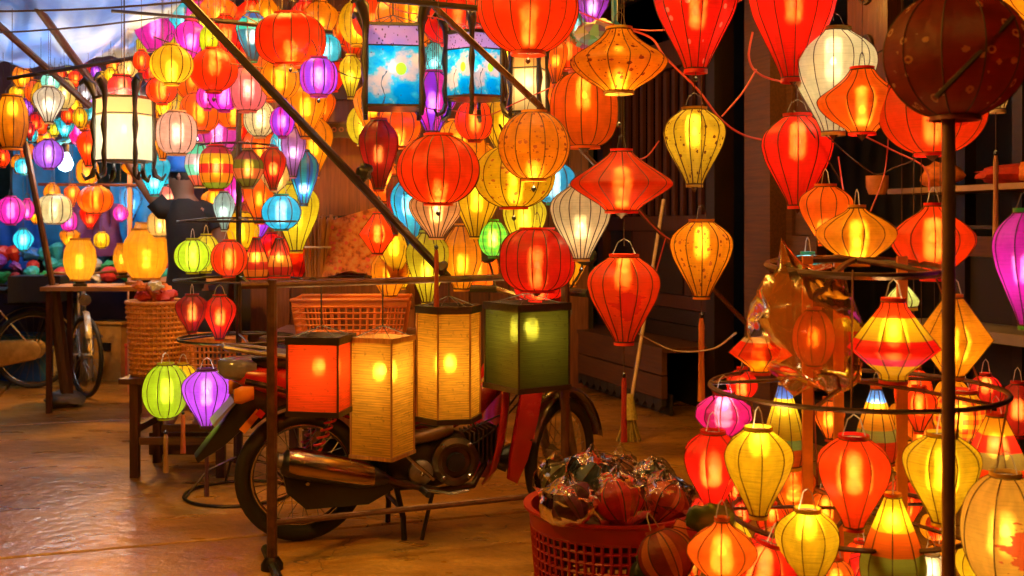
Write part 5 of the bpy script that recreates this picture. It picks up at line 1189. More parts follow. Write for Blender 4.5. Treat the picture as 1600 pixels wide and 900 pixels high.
L(716, 26, 118, 84, 4.6, 'melon', RED, 'broad red lantern behind the largest orange globe', 1.0, 12, bt=.4)
L(548, 120, 38, 64, 5.0, 'drop', LEM, 'lemon teardrop just left of the blue picture lantern', 2.0, 10, bt=.5)
L(752, 262, 60, 70, 5.3, 'drop', AMB, 'amber lantern glimpsed between the wide orange and yellow globes', 1.8, 10)
L(606, 285, 60, 60, 5.6, 'globe', ORG, 'orange globe low behind the dark red teardrop', 1.4, 10)
L(590, 365, 60, 62, 5.6, 'diamond', ORR, 'orange red angular lantern right of the patterned bag', .5, 8, flat=True)
L(925, 12, 56, 52, 4.6, 'drop', (.2, .02, .25), 'dark purple lantern beside the largest orange globe', .4, 10, lamp=COOL)
L(868, 95, 40, 70, 5.0, 'drop', ORG, 'narrow orange lantern between the largest globe and the melon', 1.2, 10)
L(800, 160, 40, 60, 5.4, 'globe', YEL, 'small yellow globe deep behind the brown pole', 1.8, 8)
# --- upper left cluster
L(454, 62, 108, 76, 4.9, 'melon', ORR, 'large orange red melon lantern upper left with hot bottom', 1.7, 12, bt=.2, tassel=(DK, 8, 0))
L(437, 124, 62, 62, 5.0, 'globe', AMB, 'amber globe directly below the large orange red melon', 2.3, 10, bt=.5)
L(498, 120, 58, 56, 4.7, 'melon', (.65, .04, .5), 'purple magenta round lantern crossed by a white gleam', 2.2, 10, 'gores', (.35, .05, .7), bt=.5, lamp=COOL, tassel=(DK, 8, 0))
L(478, 172, 66, 84, 5.2, 'drop', AMB, 'amber teardrop left of the sign board', 2.4, 10, bt=.55)
L(334, 110, 74, 64, 5.0, 'globe', ORR, 'orange red globe right of the olive one', 1.7, 10, bt=.7, tassel=(DK, 12, 0))
L(268, 101, 66, 58, 4.8, 'globe', (.72, .5, .03), 'olive yellow globe lantern near the awning corner', 1.5, 12, bt=.3)
L(298, 64, 50, 60, 5.3, 'drop', MAG, 'magenta violet lantern half behind the lime one', 1.5, 10, lamp=COOL, bt=.5)
L(326, 63, 30, 44, 5.1, 'globe', LIM, 'little lime lantern beside the diagonal pole top', 1.0, 8)
L(352, 58, 50, 66, 5.6, 'globe', RED, 'red globe behind the diagonal pole top', 1.2, 10)
L(395, 58, 52, 74, 5.5, 'drop', (.02, .22, .22), 'dark teal banded lantern beside the upper red one', .8, 9, ((0, (.01, .1, .12)), (.62, (.02, .6, .4)), (.85, (.02, .1, .4))), lamp=COOL)
L(387, 140, 60, 66, 5.2, 'melon', PNK, 'pink melon lantern beside the diagonal pole', 2.0, 11, bt=.5, lamp=(1, .8, .65))
L(350, 150, 52, 44, 5.2, 'globe', (.85, .02, .6), 'hot magenta globe between the pink melon and orange globe', 2.0, 9, lamp=COOL)
L(324, 152, 34, 36, 5.4, 'globe', MAG, 'small magenta globe left of the hot magenta one', 1.8, 8, lamp=COOL)
L(312, 176, 60, 58, 5.6, 'melon', ORG, 'orange melon above the bare bulb', 1.8, 10)
L(366, 178, 58, 44, 5.7, 'globe', ORG, 'orange globe behind the top of the ring stand pole', 1.6, 10)
L(406, 186, 50, 54, 5.3, 'globe', PAL, 'cream globe printed with grey sprigs right of the ring stand pole', 1.7, 10, 'flowers', (.4, .35, .15), lamp=(1, .9, .7))
L(441, 190, 38, 46, 5.1, 'globe', PUR, 'small violet globe touching the diagonal pole', 1.2, 8, 'gores', MAG, lamp=COOL)
L(458, 238, 40, 76, 5.6, 'drop', (.7, .25, .6), 'mauve lantern behind the diagonal pole near the teal one', 1.3, 9, lamp=COOL)
L(276, 208, 62, 64, 5.3, 'melon', (.95, .62, .5), 'pinkish cream melon right of the square cream lantern', 2.6, 11, bt=.5, lamp=(1, .9, .8))
L(254, 217, 36, 62, 5.5, 'drop', AMB, 'amber teardrop behind the pinkish cream melon', 2.0, 8)
L(341, 210, 62, 64, 5.8, 'globe', (.6, .04, .3), 'crimson purple globe behind the bare bulb glow', 1.3, 10, lamp=COOL)
L(434, 62+215, 60, 50, 6.1, 'globe', CRM, 'cream globe deep behind the dark red ring stand lantern', 1.5, 9)
L(337, 250, 50, 40, 6.1, 'globe', CRM, 'cream globe deep behind the striped ring stand lantern', 1.5, 9)
L(405, 310, 56, 76, 6.1, 'drop', ORG, 'orange teardrop deep behind the ring stand pole', 1.7, 9)
L(463, 340, 74, 104, 5.9, 'drop', LEM, 'lemon teardrop behind the turquoise globe', 1.9, 10)
L(490, 230, 64, 90, 6.0, 'drop', AMB, 'amber teardrop behind the diagonal pole middle', 1.5, 10)
L(350, 330, 34, 58, 6.0, 'drop', (.6, .85, .7), 'pale mint lantern just left of the ring stand pole', 1.4, 8, lamp=COOL)
L(500, 170, 50, 60, 6.4, 'drop', ORG, 'orange teardrop deep behind the purple round lantern', 1.2, 9)
L(420, 118, 66, 76, 6.0, 'globe', ORG, 'orange globe deep behind the amber globe', 1.5, 9)
L(300, 120, 60, 70, 6.2, 'globe', ORG, 'orange globe deep behind the olive lantern', 1.5, 9)
L(385, 95, 50, 50, 6.2, 'drop', RED, 'red teardrop deep behind the banded teal lantern', 1.3, 9)
# --- far left
L(19, 191, 48, 80, 5.6, 'vase', AMB, 'tall amber lantern at the left picture edge', 2.0, 9, bt=.75)
L(76, 164, 48, 54, 5.8, 'drop', WHT, 'white teardrop lantern under the slanting awning poles', 1.8, 12, lamp=(1, .9, .7), tassel=(DK, 8, 0), bt=.5)
L(64, 150, 30, 44, 6.4, 'globe', YEL, 'yellow lantern behind the white teardrop', 2.0, 8)
L(100, 147, 36, 46, 6.4, 'globe', PAL, 'pale yellow lantern beside the white teardrop', 2.0, 8)
L(79, 128, 30, 26, 6.2, 'globe', (.3, .85, .6), 'mint lantern on top of the white teardrop', 1.6, 8, lamp=COOL)
L(190, 137, 46, 34, 5.5, 'vase', (.85, .05, .08), 'small crimson lantern just above the square cream one', 1.9, 9, bt=.5)
L(253, 141, 48, 40, 5.4, 'globe', ORR, 'orange red lantern between olive globe and square cream one', 2.0, 9)
L(256, 170, 30, 28, 5.6, 'drop', YEL, 'little yellow lantern right of the square cream one', 2.2, 8)
L(221, 95, 28, 30, 5.7, 'globe', ORR, 'small orange red globe left of the olive one', 1.5, 8)
L(200, 108, 30, 26, 6.6, 'globe', CRM, 'small cream globe under the awning tip', 1.8, 8)
L(173, 118, 22, 24, 6.6, 'globe', YEL, 'tiny yellow globe under the awning', 2, 8)
L(160, 125, 20, 22, 6.9, 'drop', YEL, 'tiny yellow teardrop under the awning', 2, 8)
L(178, 104, 24, 18, 7.0, 'globe', ORG, 'tiny orange globe under the awning', 1.6, 8)
L(118, 124, 26, 26, 7.0, 'globe', ORR, 'tiny orange red globe left of the awning poles', 1.4, 8)
L(95, 118, 20, 18, 7.0, 'drop', DRD, 'tiny dark crimson lantern by the level rod', .6, 8)
L(134, 148, 24, 40, 7.0, 'drop', (.5, .5, .55), 'narrow grey white lantern behind the awning poles', 1.2, 8, lamp=COOL)
L(150, 112, 16, 18, 7.2, 'globe', PUR, 'tiny purple lantern under the awning', 1.2, 8, lamp=COOL)
L(107, 181, 22, 24, 6.9, 'globe', ORR, 'tiny orange red lantern below the white teardrop', 1.8, 8)
L(125, 184, 22, 30, 6.8, 'globe', YEL, 'tiny yellow lantern below the white teardrop', 2.2, 8)
L(47, 205, 16, 26, 7.2, 'drop', (.7, .02, .08), 'tiny crimson lantern beside the tall amber one', 1.6, 8)
L(5, 246, 22, 28, 6.8, 'globe', ORR, 'small orange red lantern low at the left edge', 1.6, 8)
L(138, 232, 36, 54, 6.6, 'drop', ORR, 'orange red teardrop just left of the square cream lantern', 1.4, 8)
L(76, 241, 46, 44, 6.8, 'globe', (.45, .12, .75), 'violet globe before the blue sheet', 1.5, 9, lamp=COOL)
L(17, 329, 44, 42, 8.2, 'globe', MAG, 'magenta globe at the left picture edge above the bicycle', 2.0, 10, lamp=COOL, cords=2.6)
L(85, 327, 52, 44, 8.2, 'melon', PAL, 'glowing cream melon above the small lantern table', 2.2, 10, lamp=(1, .92, .75), cords=2.6)
L(149, 312, 54, 42, 8.1, 'globe', ORG, 'orange globe hanging below the stall rail', 1.2, 10, cords=2.6)
L(264, 315, 42, 54, 7.6, 'globe', (.95, .35, .3), 'salmon pink globe behind the person in black', 1.0, 9, cords=2.6, lamp=(1, .85, .75))
L(204, 318, 36, 50, 9.4, 'drop', (.05, .35, .7), 'blue lantern far behind the pale upright', 1.2, 8, cords=2.6, lamp=COOL)
L(210, 262, 40, 20, 7.0, 'globe', AMB, 'amber lantern just under the square cream lantern', 1.2, 8)
# table lanterns
def vase_l(px, py, w_, h_, Y, ztop, label, b, bt=.45, extra=None):
    Hm = h_/FPX*Y; e = L(px, py, w_, h_, Y, 'vase', (.95, .50, .04), label, b, 14, hang=None, bt=bt, ribr=.0008, cap=(.8, .4, .05), kind='plain', threads=False)
    e.location.z = ztop+.05; MB().lathe([(.05, -.05), (.05, -.035), (.03, -.03), (.04, 0)], 16).build('wooden_foot', M_dwood, e, None, True); return e
vase_l(125, 411, 50, 62, 8.02, tz1-.0, 'small glowing amber vase lantern alone on the narrow table', 3.0)
vase_l(228, 394, 72, 74, 7.8, tz2, 'large glowing amber vase lantern beside the round basket', 2.8, .4)
vase_l(226, 365, 46, 66, 8.45, tz2+.06, 'amber vase lantern half hidden behind the large glowing one', 1.2)
e_ = vase_l(192, 378, 30, 42, 8.2, tz2+.03, 'little orange lantern cup left of the large glowing vase', .5)
# --- ring stand (left) lanterns
def onstand(px, py, w_, h_, dy, *a, **k): return L(px, py, w_, h_, 5.57+dy, *a, hang='loop', **k)
onstand(312, 258, 46, 66, -.02, 'bell', WHT, 'white lantern with green and red bands leftmost on the ring stand', .9, 10, ((0, (.85, .12, .05)), (.25, (.2, .7, .4)), (.5, (.9, .6, .55)), (.75, (.1, .7, .4))), lamp=COOL)
onstand(338, 262, 52, 66, -.18, 'melon', RED, 'lantern banded crimson yellow and orange on the ring stand', 1.0, 10, ((0, (.2, .35, .03)), (.14, (.95, .4, .03)), (.36, (.5, .02, .03)), (.58, (.95, .7, .05)), (.82, (.35, .02, .08))))
onstand(387, 264, 50, 56, -.14, 'bell', (.3, .25, .08), 'dark olive and copper banded lantern right of the pole', .5, 10, ((0, (.12, .12, .02)), (.22, (.5, .12, .05)), (.5, (.1, .12, .02)), (.75, (.2, .04, .06))))
onstand(427, 264, 42, 62, -.05, 'drop', DRD, 'dark red teardrop between the copper banded and blue lanterns', .9, 10)
onstand(441, 227, 38, 44, .12, 'globe', TEA, 'small teal globe above the dark red teardrop', 1.5, 10, lamp=COOL)
onstand(475, 278, 46, 82, .1, 'drop', (.02, .15, .45), 'blue green teardrop lantern with dark stripes', 1.3, 10, 'gores', (.02, .35, .35), bt=.3, lamp=COOL)
onstand(440, 332, 62, 52, .0, 'globe', (.02, .45, .65), 'turquoise blue globe with a bright bulb', 2.0, 10, lamp=COOL, bt=.5)
onstand(301, 400, 56, 50, -.1, 'globe', LIM, 'lime white globe under the middle ring', 3.0, 10, lamp=(1, .95, .7))
onstand(322, 396, 46, 56, .1, 'globe', LEM, 'yellow globe behind the lime white one', 2.6, 10)
onstand(358, 404, 56, 54, -.2, 'globe', (.8, .05, .01), 'red orange globe beside the lime white one', .55, 10)
onstand(400, 403, 42, 60, -.05, 'cone', RED, 'cone lantern banded red and orange right of the pole', .5, 10, ((0, (.8, .25, .03)), (.2, (.5, .02, .02)), (.4, (.85, .3, .05)), (.65, (.5, .02, .02))))
onstand(436, 402, 40, 58, -.02, 'cone', RED, 'second cone lantern banded red and orange, farther right', .45, 10, ((0, (.5, .02, .02)), (.25, (.8, .3, .05)), (.55, (.45, .02, .02))))
onstand(300, 490, 52, 56, -.15, 'drop', (.35, .01, .012), 'dark crimson teardrop hanging at the left of the lower ring', .25, 9)
onstand(343, 496, 52, 66, -.1, 'drop', (.65, .012, .01), 'red teardrop hanging beside the dark crimson one', .45, 9)
L(259, 611, 72, 82, 5.28, 'globe', LIM, 'bright lime globe lantern above the wooden stool', 2.3, 12, bt=.5, lamp=(1, .95, .6), hang='loop', tassel=((.35, .2, .04), 22, 60, 9))
L(286, 598, 50, 56, 5.6, 'globe', YEL, 'yellow globe half behind the bright lime one', 2.0, 10, hang='loop', tassel=((.7, .2, .04), 18, 60, 9))
L(323, 622, 76, 86, 5.25, 'drop', (.55, .08, .75), 'purple teardrop lantern beside the motorbike tail', 2.4, 13, bt=.6, lamp=COOL, hang='loop', cap=(.08, .02, .1), tassel=((.1, .04, .06), 26, 80, 8))
# --- right side
L(1290, 336, 84, 88, 3.5, 'drop', ORG, 'orange ribbed lantern behind the amber onion on the ring stand', 1.9, 11, bt=.25, hang='loop')
L(1339, 368, 126, 86, 3.2, 'onion', AMB, 'flattened amber onion lantern resting on the top ring', 1.3, 12, bt=.35, hang='loop')
L(1458, 378, 130, 112, 3.15, 'onion', ORR, 'orange red onion lantern right of the amber one on the top ring', 1.5, 11, bt=.55, hang='loop', cap=RED)
wl = L(1272, 528, 66, 86, 2.95, 'globe', (.6, .08, .015), 'unlit orange lantern wrapped in crinkled amber clear plastic', .12, 9, hang=None, thick=.3)
wrapper(wl, .145, .175, (-0.0, 0, .10), 31, mat=cello((.95, .55, .16)))
for q_ in wl.children:
    if q_.name.startswith('plastic_wrap'): q_.location.x = 0; q_.rotation_euler[2] = -wl.rotation_euler[2]; q_.rotation_euler[1] = -.25
SB = lambda *s: tuple(s)
L(1396, 532, 140, 122, 2.75, 'diamond2', ORR, 'diamond lantern striped yellow and red at the front of the stand', 2.3, 10, ((0, YEL), (.2, (.55, .01, .12)), (.3, RED), (.52, YEL), (.8, ORR)), bt=.6, flat=True, hang='loop')
L(1490, 526, 116, 122, 3.0, 'diamond', AMB, 'plain orange amber diamond lantern behind the metal post', 1.7, 6, bt=.4, flat=True, hang='loop', roll=.0, threads=True)
L(1188, 546, 100, 68, 2.95, 'diamond2', ORR, 'small diamond lantern striped blue white and red', 1.0, 6, ((0, AMB), (.3, ORR), (.52, RED), (.68, (.85, .8, .85)), (.8, (.12, .12, .6))), bt=.3, flat=True, hang='loop')
L(1410, 462, 52, 34, 3.1, 'cone', (.75, .9, .25), 'small pale green lantern between the red onion and striped diamond', 2.2, 8, lamp=(1, .95, .7), hang='loop')
L(1262, 412, 64, 28, 3.3, 'globe', (.03, .5, .45), 'teal lantern glimpsed beneath the top ring', .9, 10, lamp=COOL, hang='loop')
L(1131, 648, 92, 62, 3.1, 'bell', (.8, .01, .12), 'crimson magenta lantern at the left end of the middle ring', 1.3, 11, bt=.7, lamp=COOL, hang='loop')
L(1225, 664, 66, 124, 3.1, 'cone', YEL, 'tall cone lantern yellow with blue top, left of the orange stick', 2.0, 10, ((0, ORG), (.22, (.25, .45, .08)), (.34, YEL), (.84, (.08, .2, .8))), bt=.72, hang='loop', lamp=(1, .9, .7))
L(1369, 664, 66, 112, 3.2, 'cone', ORG, 'tall cone lantern orange with blue top behind the red teardrop', 1.6, 10, ((0, ORR), (.3, (.4, .4, .06)), (.45, AMB), (.82, (.08, .25, .75))), bt=.75, hang='loop', lamp=(1, .9, .7))
L(1114, 736, 98, 118, 2.95, 'drop', RED, 'plain red teardrop at the lower left of the ring stand', 1.3, 7, bt=.5, hang='loop')
L(1185, 738, 108, 132, 2.72, 'drop', YEL, 'bright yellow teardrop lantern left front on the ring stand', 1.9, 9, bt=.88, hang='loop', threads=True)
L(1334, 754, 118, 138, 2.68, 'drop', ORR, 'red orange teardrop lantern in the middle front with white bulb', 2.4, 8, bt=.6, hang='loop', threads=True, cap=RED)
L(1472, 748, 120, 134, 2.7, 'drop', YEL, 'bright yellow teardrop lantern behind the metal post', 2.0, 9, bt=.6, hang='loop', threads=True)
L(1262, 862, 102, 126, 2.72, 'drop', YEL, 'lowest bright yellow teardrop under the bottom ring', 2.2, 9, bt=.85, hang='loop', threads=True)
L(1395, 850, 100, 148, 2.72, 'cone', AMB, 'cone lantern banded yellow orange and green at the bottom', 1.8, 8, ((0, (.25, .28, .04)), (.42, ORG), (.66, YEL)), bt=.75, hang='loop', flat=True)
L(1556, 696, 98, 92, 2.95, 'pyramid', ORR, 'unlit faceted cone lantern banded orange red and olive at the right', .55, 6, ((0, ORR), (.15, (.25, .18, .04)), (.42, (.75, .02, .01)), (.7, AMB)), flat=True, hang='loop', rot=.4)
L(1571, 832, 136, 176, 2.55, 'globe', (.95, .56, .10), 'big painted amber globe with tiny red flowers in the lower right corner', 1.1, 8, 'patch', (.35, .02, .01), rot=.12, hang='loop', bt=.5, thick=.3)
L(1606, 420, 106, 176, 2.8, 'drop', MAG, 'magenta teardrop lantern cut by the right picture edge', 1.2, 9, bt=.5, lamp=COOL, cap=(.02, .3, .1))
L(1500, 650, 84, 74, 3.4, 'vase', (.9, .06, .02), 'red and yellow checked lantern behind the ring stand', 1.8, 10, 'plaid', YEL, bt=.5, hang='loop')
L(1590, 640, 60, 80, 3.5, 'globe', (.5, .015, .01), 'dark red lantern at the right picture edge behind the faceted cone', .3, 8, hang='loop')
L(1180, 882, 120, 70, 2.75, 'globe', RED, 'red globe resting low at the foot of the ring stand', 1.0, 9, hang='loop', tilt=.3)
L(1128, 862, 110, 96, 2.7, 'onion', ORG, 'unlit orange lantern lying in front of the ring stand', .45, 9, hang='loop', thick=.4)
L(1305, 905, 60, 60, 2.9, 'globe', ORG, 'orange lantern low between the yellow and banded ones', 1.8, 8, hang='loop')
L(1535, 880, 80, 70, 2.95, 'globe', YEL, 'yellow lantern low behind the metal post', 1.8, 8, hang='loop')
L(1455, 892, 70, 50, 3.1, 'globe', WHT, 'white glowing lantern at the bottom edge left of the post', 1.8, 8, hang='loop', lamp=WARM)
L(1240, 765, 70, 80, 3.35, 'drop', ORG, 'orange teardrop at the back of the stand between yellow and red ones', 1.0, 9, hang='loop')
L(1412, 790, 64, 80, 3.35, 'drop', ORR, 'red teardrop at the back of the stand by the second orange stick', .9, 9, hang='loop')
L(1058, 868, 92, 78, 2.85, 'globe', (.4, .05, .02), 'unlit green orange and dark gored lantern beside the red basket', .0, 8, 'gores', (.75, .25, .05), thick=.6, hang='loop', tilt=.5)
L(1060, 835, 84, 52, 2.95, 'saucer', (.06, .09, .02), 'unlit dark green and orange lantern leaning over the basket rim', .0, 8, ((0, (.07, .1, .03)), (.4, (.8, .25, .05)), (.7, (.65, .03, .02))), thick=.6, hang='loop', tilt=.3, roll=-.9)
lf = P(1110, 812, 2.9)
lump('folded_lantern', lf, (.13, .04, .085), plain('dark_green_silk', (.03, .055, .02), .35), 'dark green folded leaf shaped lantern above the unlit orange one', 'lantern', 8, rough=.15)
# blue scarf like lantern above the amber one
s_ = P(936, 56, 4.3)
def m_multi():
    t = NT('blue_patterned_paper'); co = t.n('ShaderNodeTexCoord').outputs['Object']; v = t.n('ShaderNodeTexVoronoi', ins={'Vector': co, 'Scale': 30.0})
    c = t.mix(.55, v.outputs['Color'], (.02, .12, .55)); 
    return t.done(t.n('ShaderNodeBsdfPrincipled', ins={'Base Color': c, 'Roughness': .5}).outputs[0])
lump('folded_scarf', s_, (.2, .1, .12), m_multi(), 'blue patterned folded scarf behind the flat amber lantern', 'scarf', 12, rough=.3)
bw = P(960, 30, 4.28); o = MB().lathe([(.02, 0), (.022, .03), (.012, .04), (.012, .16)], 10).build('blue_plastic_bottle', plain('blue_plastic', (.02, .2, .6), .3), None, (bw.x, bw.y, bw.z-.05), True); tag(o, 'small blue plastic socket above the flat amber lantern', 'lamp socket')
pc_ = P(972, 395, 4.2)
# ================================================================== RED BASKET with wrapped lanterns
kc = P(957, 800, 3.72); R1 = 129/FPX*3.72; R0 = 112/FPX*3.72; hz = P(0, 788, 3.72).z
bk2 = empty('laundry_basket', (kc.x, 3.72, 0), 'round dark red plastic basket full of lanterns wrapped in plastic', 'basket')
M_rpl = plain('red_plastic', (.30, .009, .012), .35, 0, .2, 6, .05)
m = MB(); n1 = 60
def rb_(z): return R0+(R1-R0)*z/hz
for i in range(n1): a = 2*PI*i/n1; m.tube([(R0*math.cos(a), R0*math.sin(a), 0), (rb_(hz*.86)*math.cos(a), rb_(hz*.86)*math.sin(a), hz*.86)], .0062, 4)
tag(m.build('upright_bars', M_rpl, bk2), kind='stuff')
for j in range(12): z = hz*.86*j/11; MB().ring((0, 0, z), rb_(z), .006, 48, 4).build('hoop', M_rpl, bk2, None, True)
MB().lathe([(rb_(hz*.84)+.004, hz*.84), (R1+.006, hz*.97), (R1+.022, hz), (R1+.022, hz+.008), (R1-.004, hz+.004), (R1-.006, hz*.97), (rb_(hz*.84)-.004, hz*.84)], 56, cap=False).build('rim', M_rpl, bk2, None, True)
MB().lathe([(R0, 0), (R0, .006), (0, .006)], 40).build('bottom', M_rpl, bk2)
WR = [(868, 752, 66, 74, -.03, (.10, .10, .03), 'dark olive lantern wrapped in plastic at the left of the red basket'),
      (925, 750, 88, 86, -.08, (.05, .10, .16), 'slate blue wrapped lantern topping the red basket'),
      (966, 782, 92, 86, -.2, (.75, .025, .02), 'bright red wrapped lantern at the front of the red basket'),
      (890, 786, 90, 66, -.2, (.12, .02, .05), 'dark plum wrapped lantern at the front left of the red basket'),
      (970, 735, 62, 62, .10, (.30, .10, .03), 'brown wrapped lantern at the back of the red basket'),
      (1018, 745, 70, 56, .05, (.04, .06, .06), 'black green wrapped lantern at the back right of the red basket'),
      (1040, 784, 92, 80, -.08, (.72, .09, .02), 'orange red wrapped lantern at the right of the red basket'),
      (1000, 775, 80, 80, .0, (.45, .02, .02), 'deep red wrapped lantern between the two bright ones')]
for k, (px, py, w_, h_, dy, cc, lab) in enumerate(WR):
    c = P(px, py, 3.72+dy); r = w_/2/FPX*3.72; h = h_/2/FPX*3.72
    e = empty('wrapped_lantern', c, lab, 'lantern')
    prof = [(r*.25, -h*.9), (r*.6, -h*.75), (r*.85, -h*.3), (r*.88, .1*h), (r*.7, h*.6), (r*.35, h*.85), (r*.2, h*.9)]
    me_, ts_ = shade_mesh('bell' if k % 2 else 'onion', r*.9, h*1.8, 9, 1); me_.materials.append(silk(cc, 'gores', tuple(min(.9, x*1.9+.02) for x in cc), .6))
    b_ = bpy.data.objects.new('shade', me_); C.objects.link(b_); b_.parent = e
    fr_ = MB()
    for q in range(9):
        a_ = 2*PI*q/9; fr_.tube([(profile('bell' if k % 2 else 'onion', t)*r*.905*math.cos(a_), profile('bell' if k % 2 else 'onion', t)*r*.905*math.sin(a_), (t-.5)*h*1.8) for t in ts_[::2]], .0022, 4)
    fr_.ring((0, 0, h*.9), r*.2, .004, 14, 4); fr_.build('frame', M_rib, b_)
    b_.rotation_euler = (.5*math.sin(k*2), .6*math.cos(k), 0)
    wrapper(e, r, h, (0, 0, 0), k+20)
fl = lump('packed_cloth', (kc.x, 3.74, hz*.72), (R1*1.8, R1*1.7, .16), plain('dark_packing', (.06, .015, .012), .8), 'dark packing under the wrapped lanterns in the red basket', 'cloth', 3)

bl = P(1484, 176, 2.42)

# floor right of the basket: folded unlit lanterns lying on one another
FL = [(1085, 872, 70, 60, 2.95, 'diamond', ORR, 'folded orange red lantern lying left of the unlit orange one'),
 (1150, 842, 64, 60, 3.1, 'cone', YEL, 'folded yellow lantern standing behind the unlit orange one'),
 (1160, 800, 50, 44, 3.2, 'saucer', (.7, .02, .01), 'small folded red lantern at the foot of the red teardrop'),
 (1200, 850, 70, 52, 3.0, 'globe', (.7, .02, .02), 'folded red lantern between the unlit orange and lowest yellow ones'),
 (1222, 890, 64, 56, 2.8, 'pyramid', ORG, 'folded orange lantern in front of the lowest yellow teardrop'),
 (1025, 890, 66, 44, 2.9, 'globe', (.05, .09, .02), 'dark green folded lantern at the bottom edge beside the basket'),
 (1098, 825, 60, 44, 3.1, 'pyramid', (.8, .28, .03), 'small folded amber lantern just right of the basket rim'),
 (1340, 880, 60, 50, 3.1, 'diamond', (.8, .02, .02), 'folded red lantern on the floor behind the banded cone'),
 (1430, 870, 54, 50, 3.2, 'pyramid', ORR, 'folded orange red lantern on the floor behind the metal post'),
 (1510, 850, 56, 50, 3.15, 'cone', AMB, 'folded amber lantern on the floor left of the big painted globe')]
for k, (px, py, w_, h_, Y, sh_, cc, lab) in enumerate(FL):
    L(px, py, w_, h_, Y, sh_, cc, lab, .25 if k != 5 else 0, 8, hang=None, flat=True, thick=.3, tilt=.5*math.sin(k*1.7), roll=.5*math.cos(k*2.3), kind='gores' if k % 3 == 0 else 'plain', col2=(.7, .3, .04))
kn = P(570, 268, 4.47); o = lump('cord_knot', kn, (.06, .05, .07), M_black, 'black tape knot tied round the middle of the diagonal pole', 'knot', 6, rough=.3)
kn = P(690, 418, 4.6); o = lump('cord_knot', kn, (.05, .05, .05), M_cord, 'dark knot where the diagonal pole meets the rail', 'knot', 9, rough=.3)

ST = [(1160, 600, 50, 44, 3.35, 'globe', RED, 'small red globe at the back of the middle ring, left side'), (1296, 655, 52, 60, 3.4, 'drop', ORG, 'small orange teardrop at the back between the two blue topped cones'),
 (1436, 640, 56, 66, 3.4, 'drop', ORR, 'orange red teardrop at the back behind the right blue topped cone'), (1540, 612, 50, 50, 3.4, 'globe', (.5, .01, .01), 'dim dark red globe at the back right of the middle ring'),
 (1238, 745, 54, 66, 3.4, 'drop', AMB, 'amber teardrop at the back behind the left orange stick'), (1415, 715, 50, 56, 3.35, 'globe', AMB, 'amber globe at the back right of the red orange teardrop'),
 (1290, 800, 56, 60, 3.3, 'drop', ORG, 'orange teardrop low at the back above the lowest yellow one'), (1345, 880, 60, 64, 3.25, 'globe', ORR, 'orange red globe low at the back left of the banded cone'),
 (1470, 880, 58, 56, 3.3, 'drop', AMB, 'amber teardrop low at the back right of the banded cone'), (1545, 775, 60, 60, 3.3, 'globe', ORR, 'orange red globe at the back above the big painted globe'),
 (1150, 770, 46, 54, 3.3, 'drop', RED, 'small red teardrop at the back between the red and yellow ones'), (1206, 812, 48, 46, 3.3, 'globe', ORR, 'small orange red globe low at the back beside the lowest yellow one'),
 (1515, 735, 44, 54, 3.35, 'drop', RED, 'small red teardrop at the back left of the faceted cone'), (1100, 800, 46, 44, 3.3, 'globe', RED, 'small red globe behind the dark green folded one')]
for k, (px, py, w_, h_, Y, sh_, cc, lab) in enumerate(ST): L(px, py, w_, h_, Y, sh_, cc, lab, (1.1, 1.5, 1.0)[k % 3], 9, hang='loop', bt=.4+.1*(k % 4), lod=1)
q0, q1 = P(1463, 152, 2.262), P(1584, 26, 2.29)
o = MB().tube([(0, 0, 0), (q1-q0)*.45+Vector((0, -.004, 0)), q1-q0], .006, 6).build('dark_stick', M_rib, None, q0, True); tag(o, 'thin black stick slanting across the big dark globe lantern', 'stick')

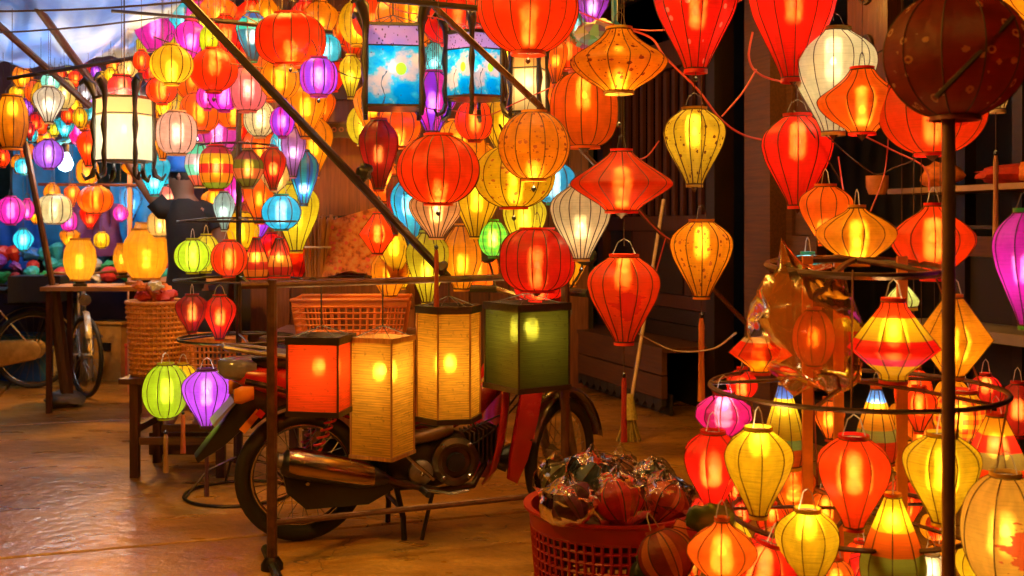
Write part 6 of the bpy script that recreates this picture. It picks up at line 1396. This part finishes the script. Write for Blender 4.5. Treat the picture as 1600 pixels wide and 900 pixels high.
# crowd of lanterns deep behind, hung where the nearer ones leave gaps
CR = [('orange', ORG), ('yellow', YEL), ('red', ORR), ('amber', AMB), ('magenta', MAG), ('violet', PUR), ('cream', CRM), ('turquoise', TEA), ('lemon', LEM), ('orange', AMB), ('red', RED), ('yellow', AMB)]
zones = [(20, 262, 112, 215, 300, 26, 7.2, 'under the awning', (18, 32)), (235, 562, 22, 275, 500, 46, 6.2, 'in the upper left', (44, 66)), (560, 905, 14, 425, 700, 72, 5.7, 'in the middle', (46, 70)), (240, 500, 270, 405, 200, 10, 6.9, 'behind the ring stand', (36, 56)), (22, 255, 215, 395, 200, 15, 8.7, 'over the far stall', (20, 34)), (1395, 1560, 600, 870, 100, 6, 3.5, 'at the back of the ring stand', (44, 60))]
PLACED += [(288, 262, 26, 36, 6.6), (292, 345, 34, 60, 6.6), (614, 107, 46, 62, 4.3), (743, 105, 44, 49, 4.4), (194, 203, 42, 49, 5.4), (826, 130, 26, 46, 4.6)]
for zi, (xa, xb, ya, yb, tries, cap_n, Yb, wh, (wa, wb)) in enumerate(zones):
    made = 0; near = [q for q in NAMED if len(q[2].split()) <= 9 and not ' lantern showing ' in q[2]]
    for _ in range(tries):
        if made >= cap_n: break
        px = R.uniform(xa, xb); py = R.uniform(ya, yb)
        if (zi == 1 and px > 478 and py > 120) or (zi == 2 and px < 605 and py > 200) or (zi == 3 and px > 462): continue
        w_ = R.uniform(wa, wb); h_ = w_*R.uniform(.85, 1.3); Y = Yb+R.uniform(0, .9)
        fr_ = 0
        for q in range(24):
            a = 2.4*q; r = math.sqrt((q+.5)/24); x, y = px+math.cos(a)*r*w_/2, py+math.sin(a)*r*h_/2
            if not any(((x-A)/C2)**2+((y-B2)/D2)**2 < .9 for A, B2, C2, D2, E2 in PLACED): fr_ += 1
        if fr_ < 8: continue
        made += 1
        k = R.choice([1, 3, 8, 9, 11, 1, 3, 0, 6, 2, 7, 4]) if zi == 2 else R.choice([0, 2, 3]) if zi == 5 else R.randrange(len(CR)); nm, cc = CR[k]; sh_ = R.choice(['globe', 'drop', 'globe', 'drop', 'melon', 'bell'])
        q = min(near, key=lambda z: (z[0]-px)**2+(z[1]-py)**2); near.remove(q); dx, dy = px-q[0], py-q[1]
        sw = {'globe': 'round', 'drop': 'teardrop', 'melon': 'melon shaped', 'bell': 'bell shaped'}[sh_]
        lab_ = '%s %s lantern showing %s the %s' % (nm, sw, ('beside' if abs(dx) > abs(dy) else 'above' if dy < 0 else 'below'), q[2])
        L(px, py, w_, h_, Y, sh_, cc, lab_, R.uniform(1.4, 2.3)*(1.7 if zi == 2 else 1), 9, lod=2, lamp=COOL if nm in ('magenta', 'violet', 'turquoise') else None, bt=R.uniform(.3, .65), group='lanterns deep in the crowd %s' % wh)
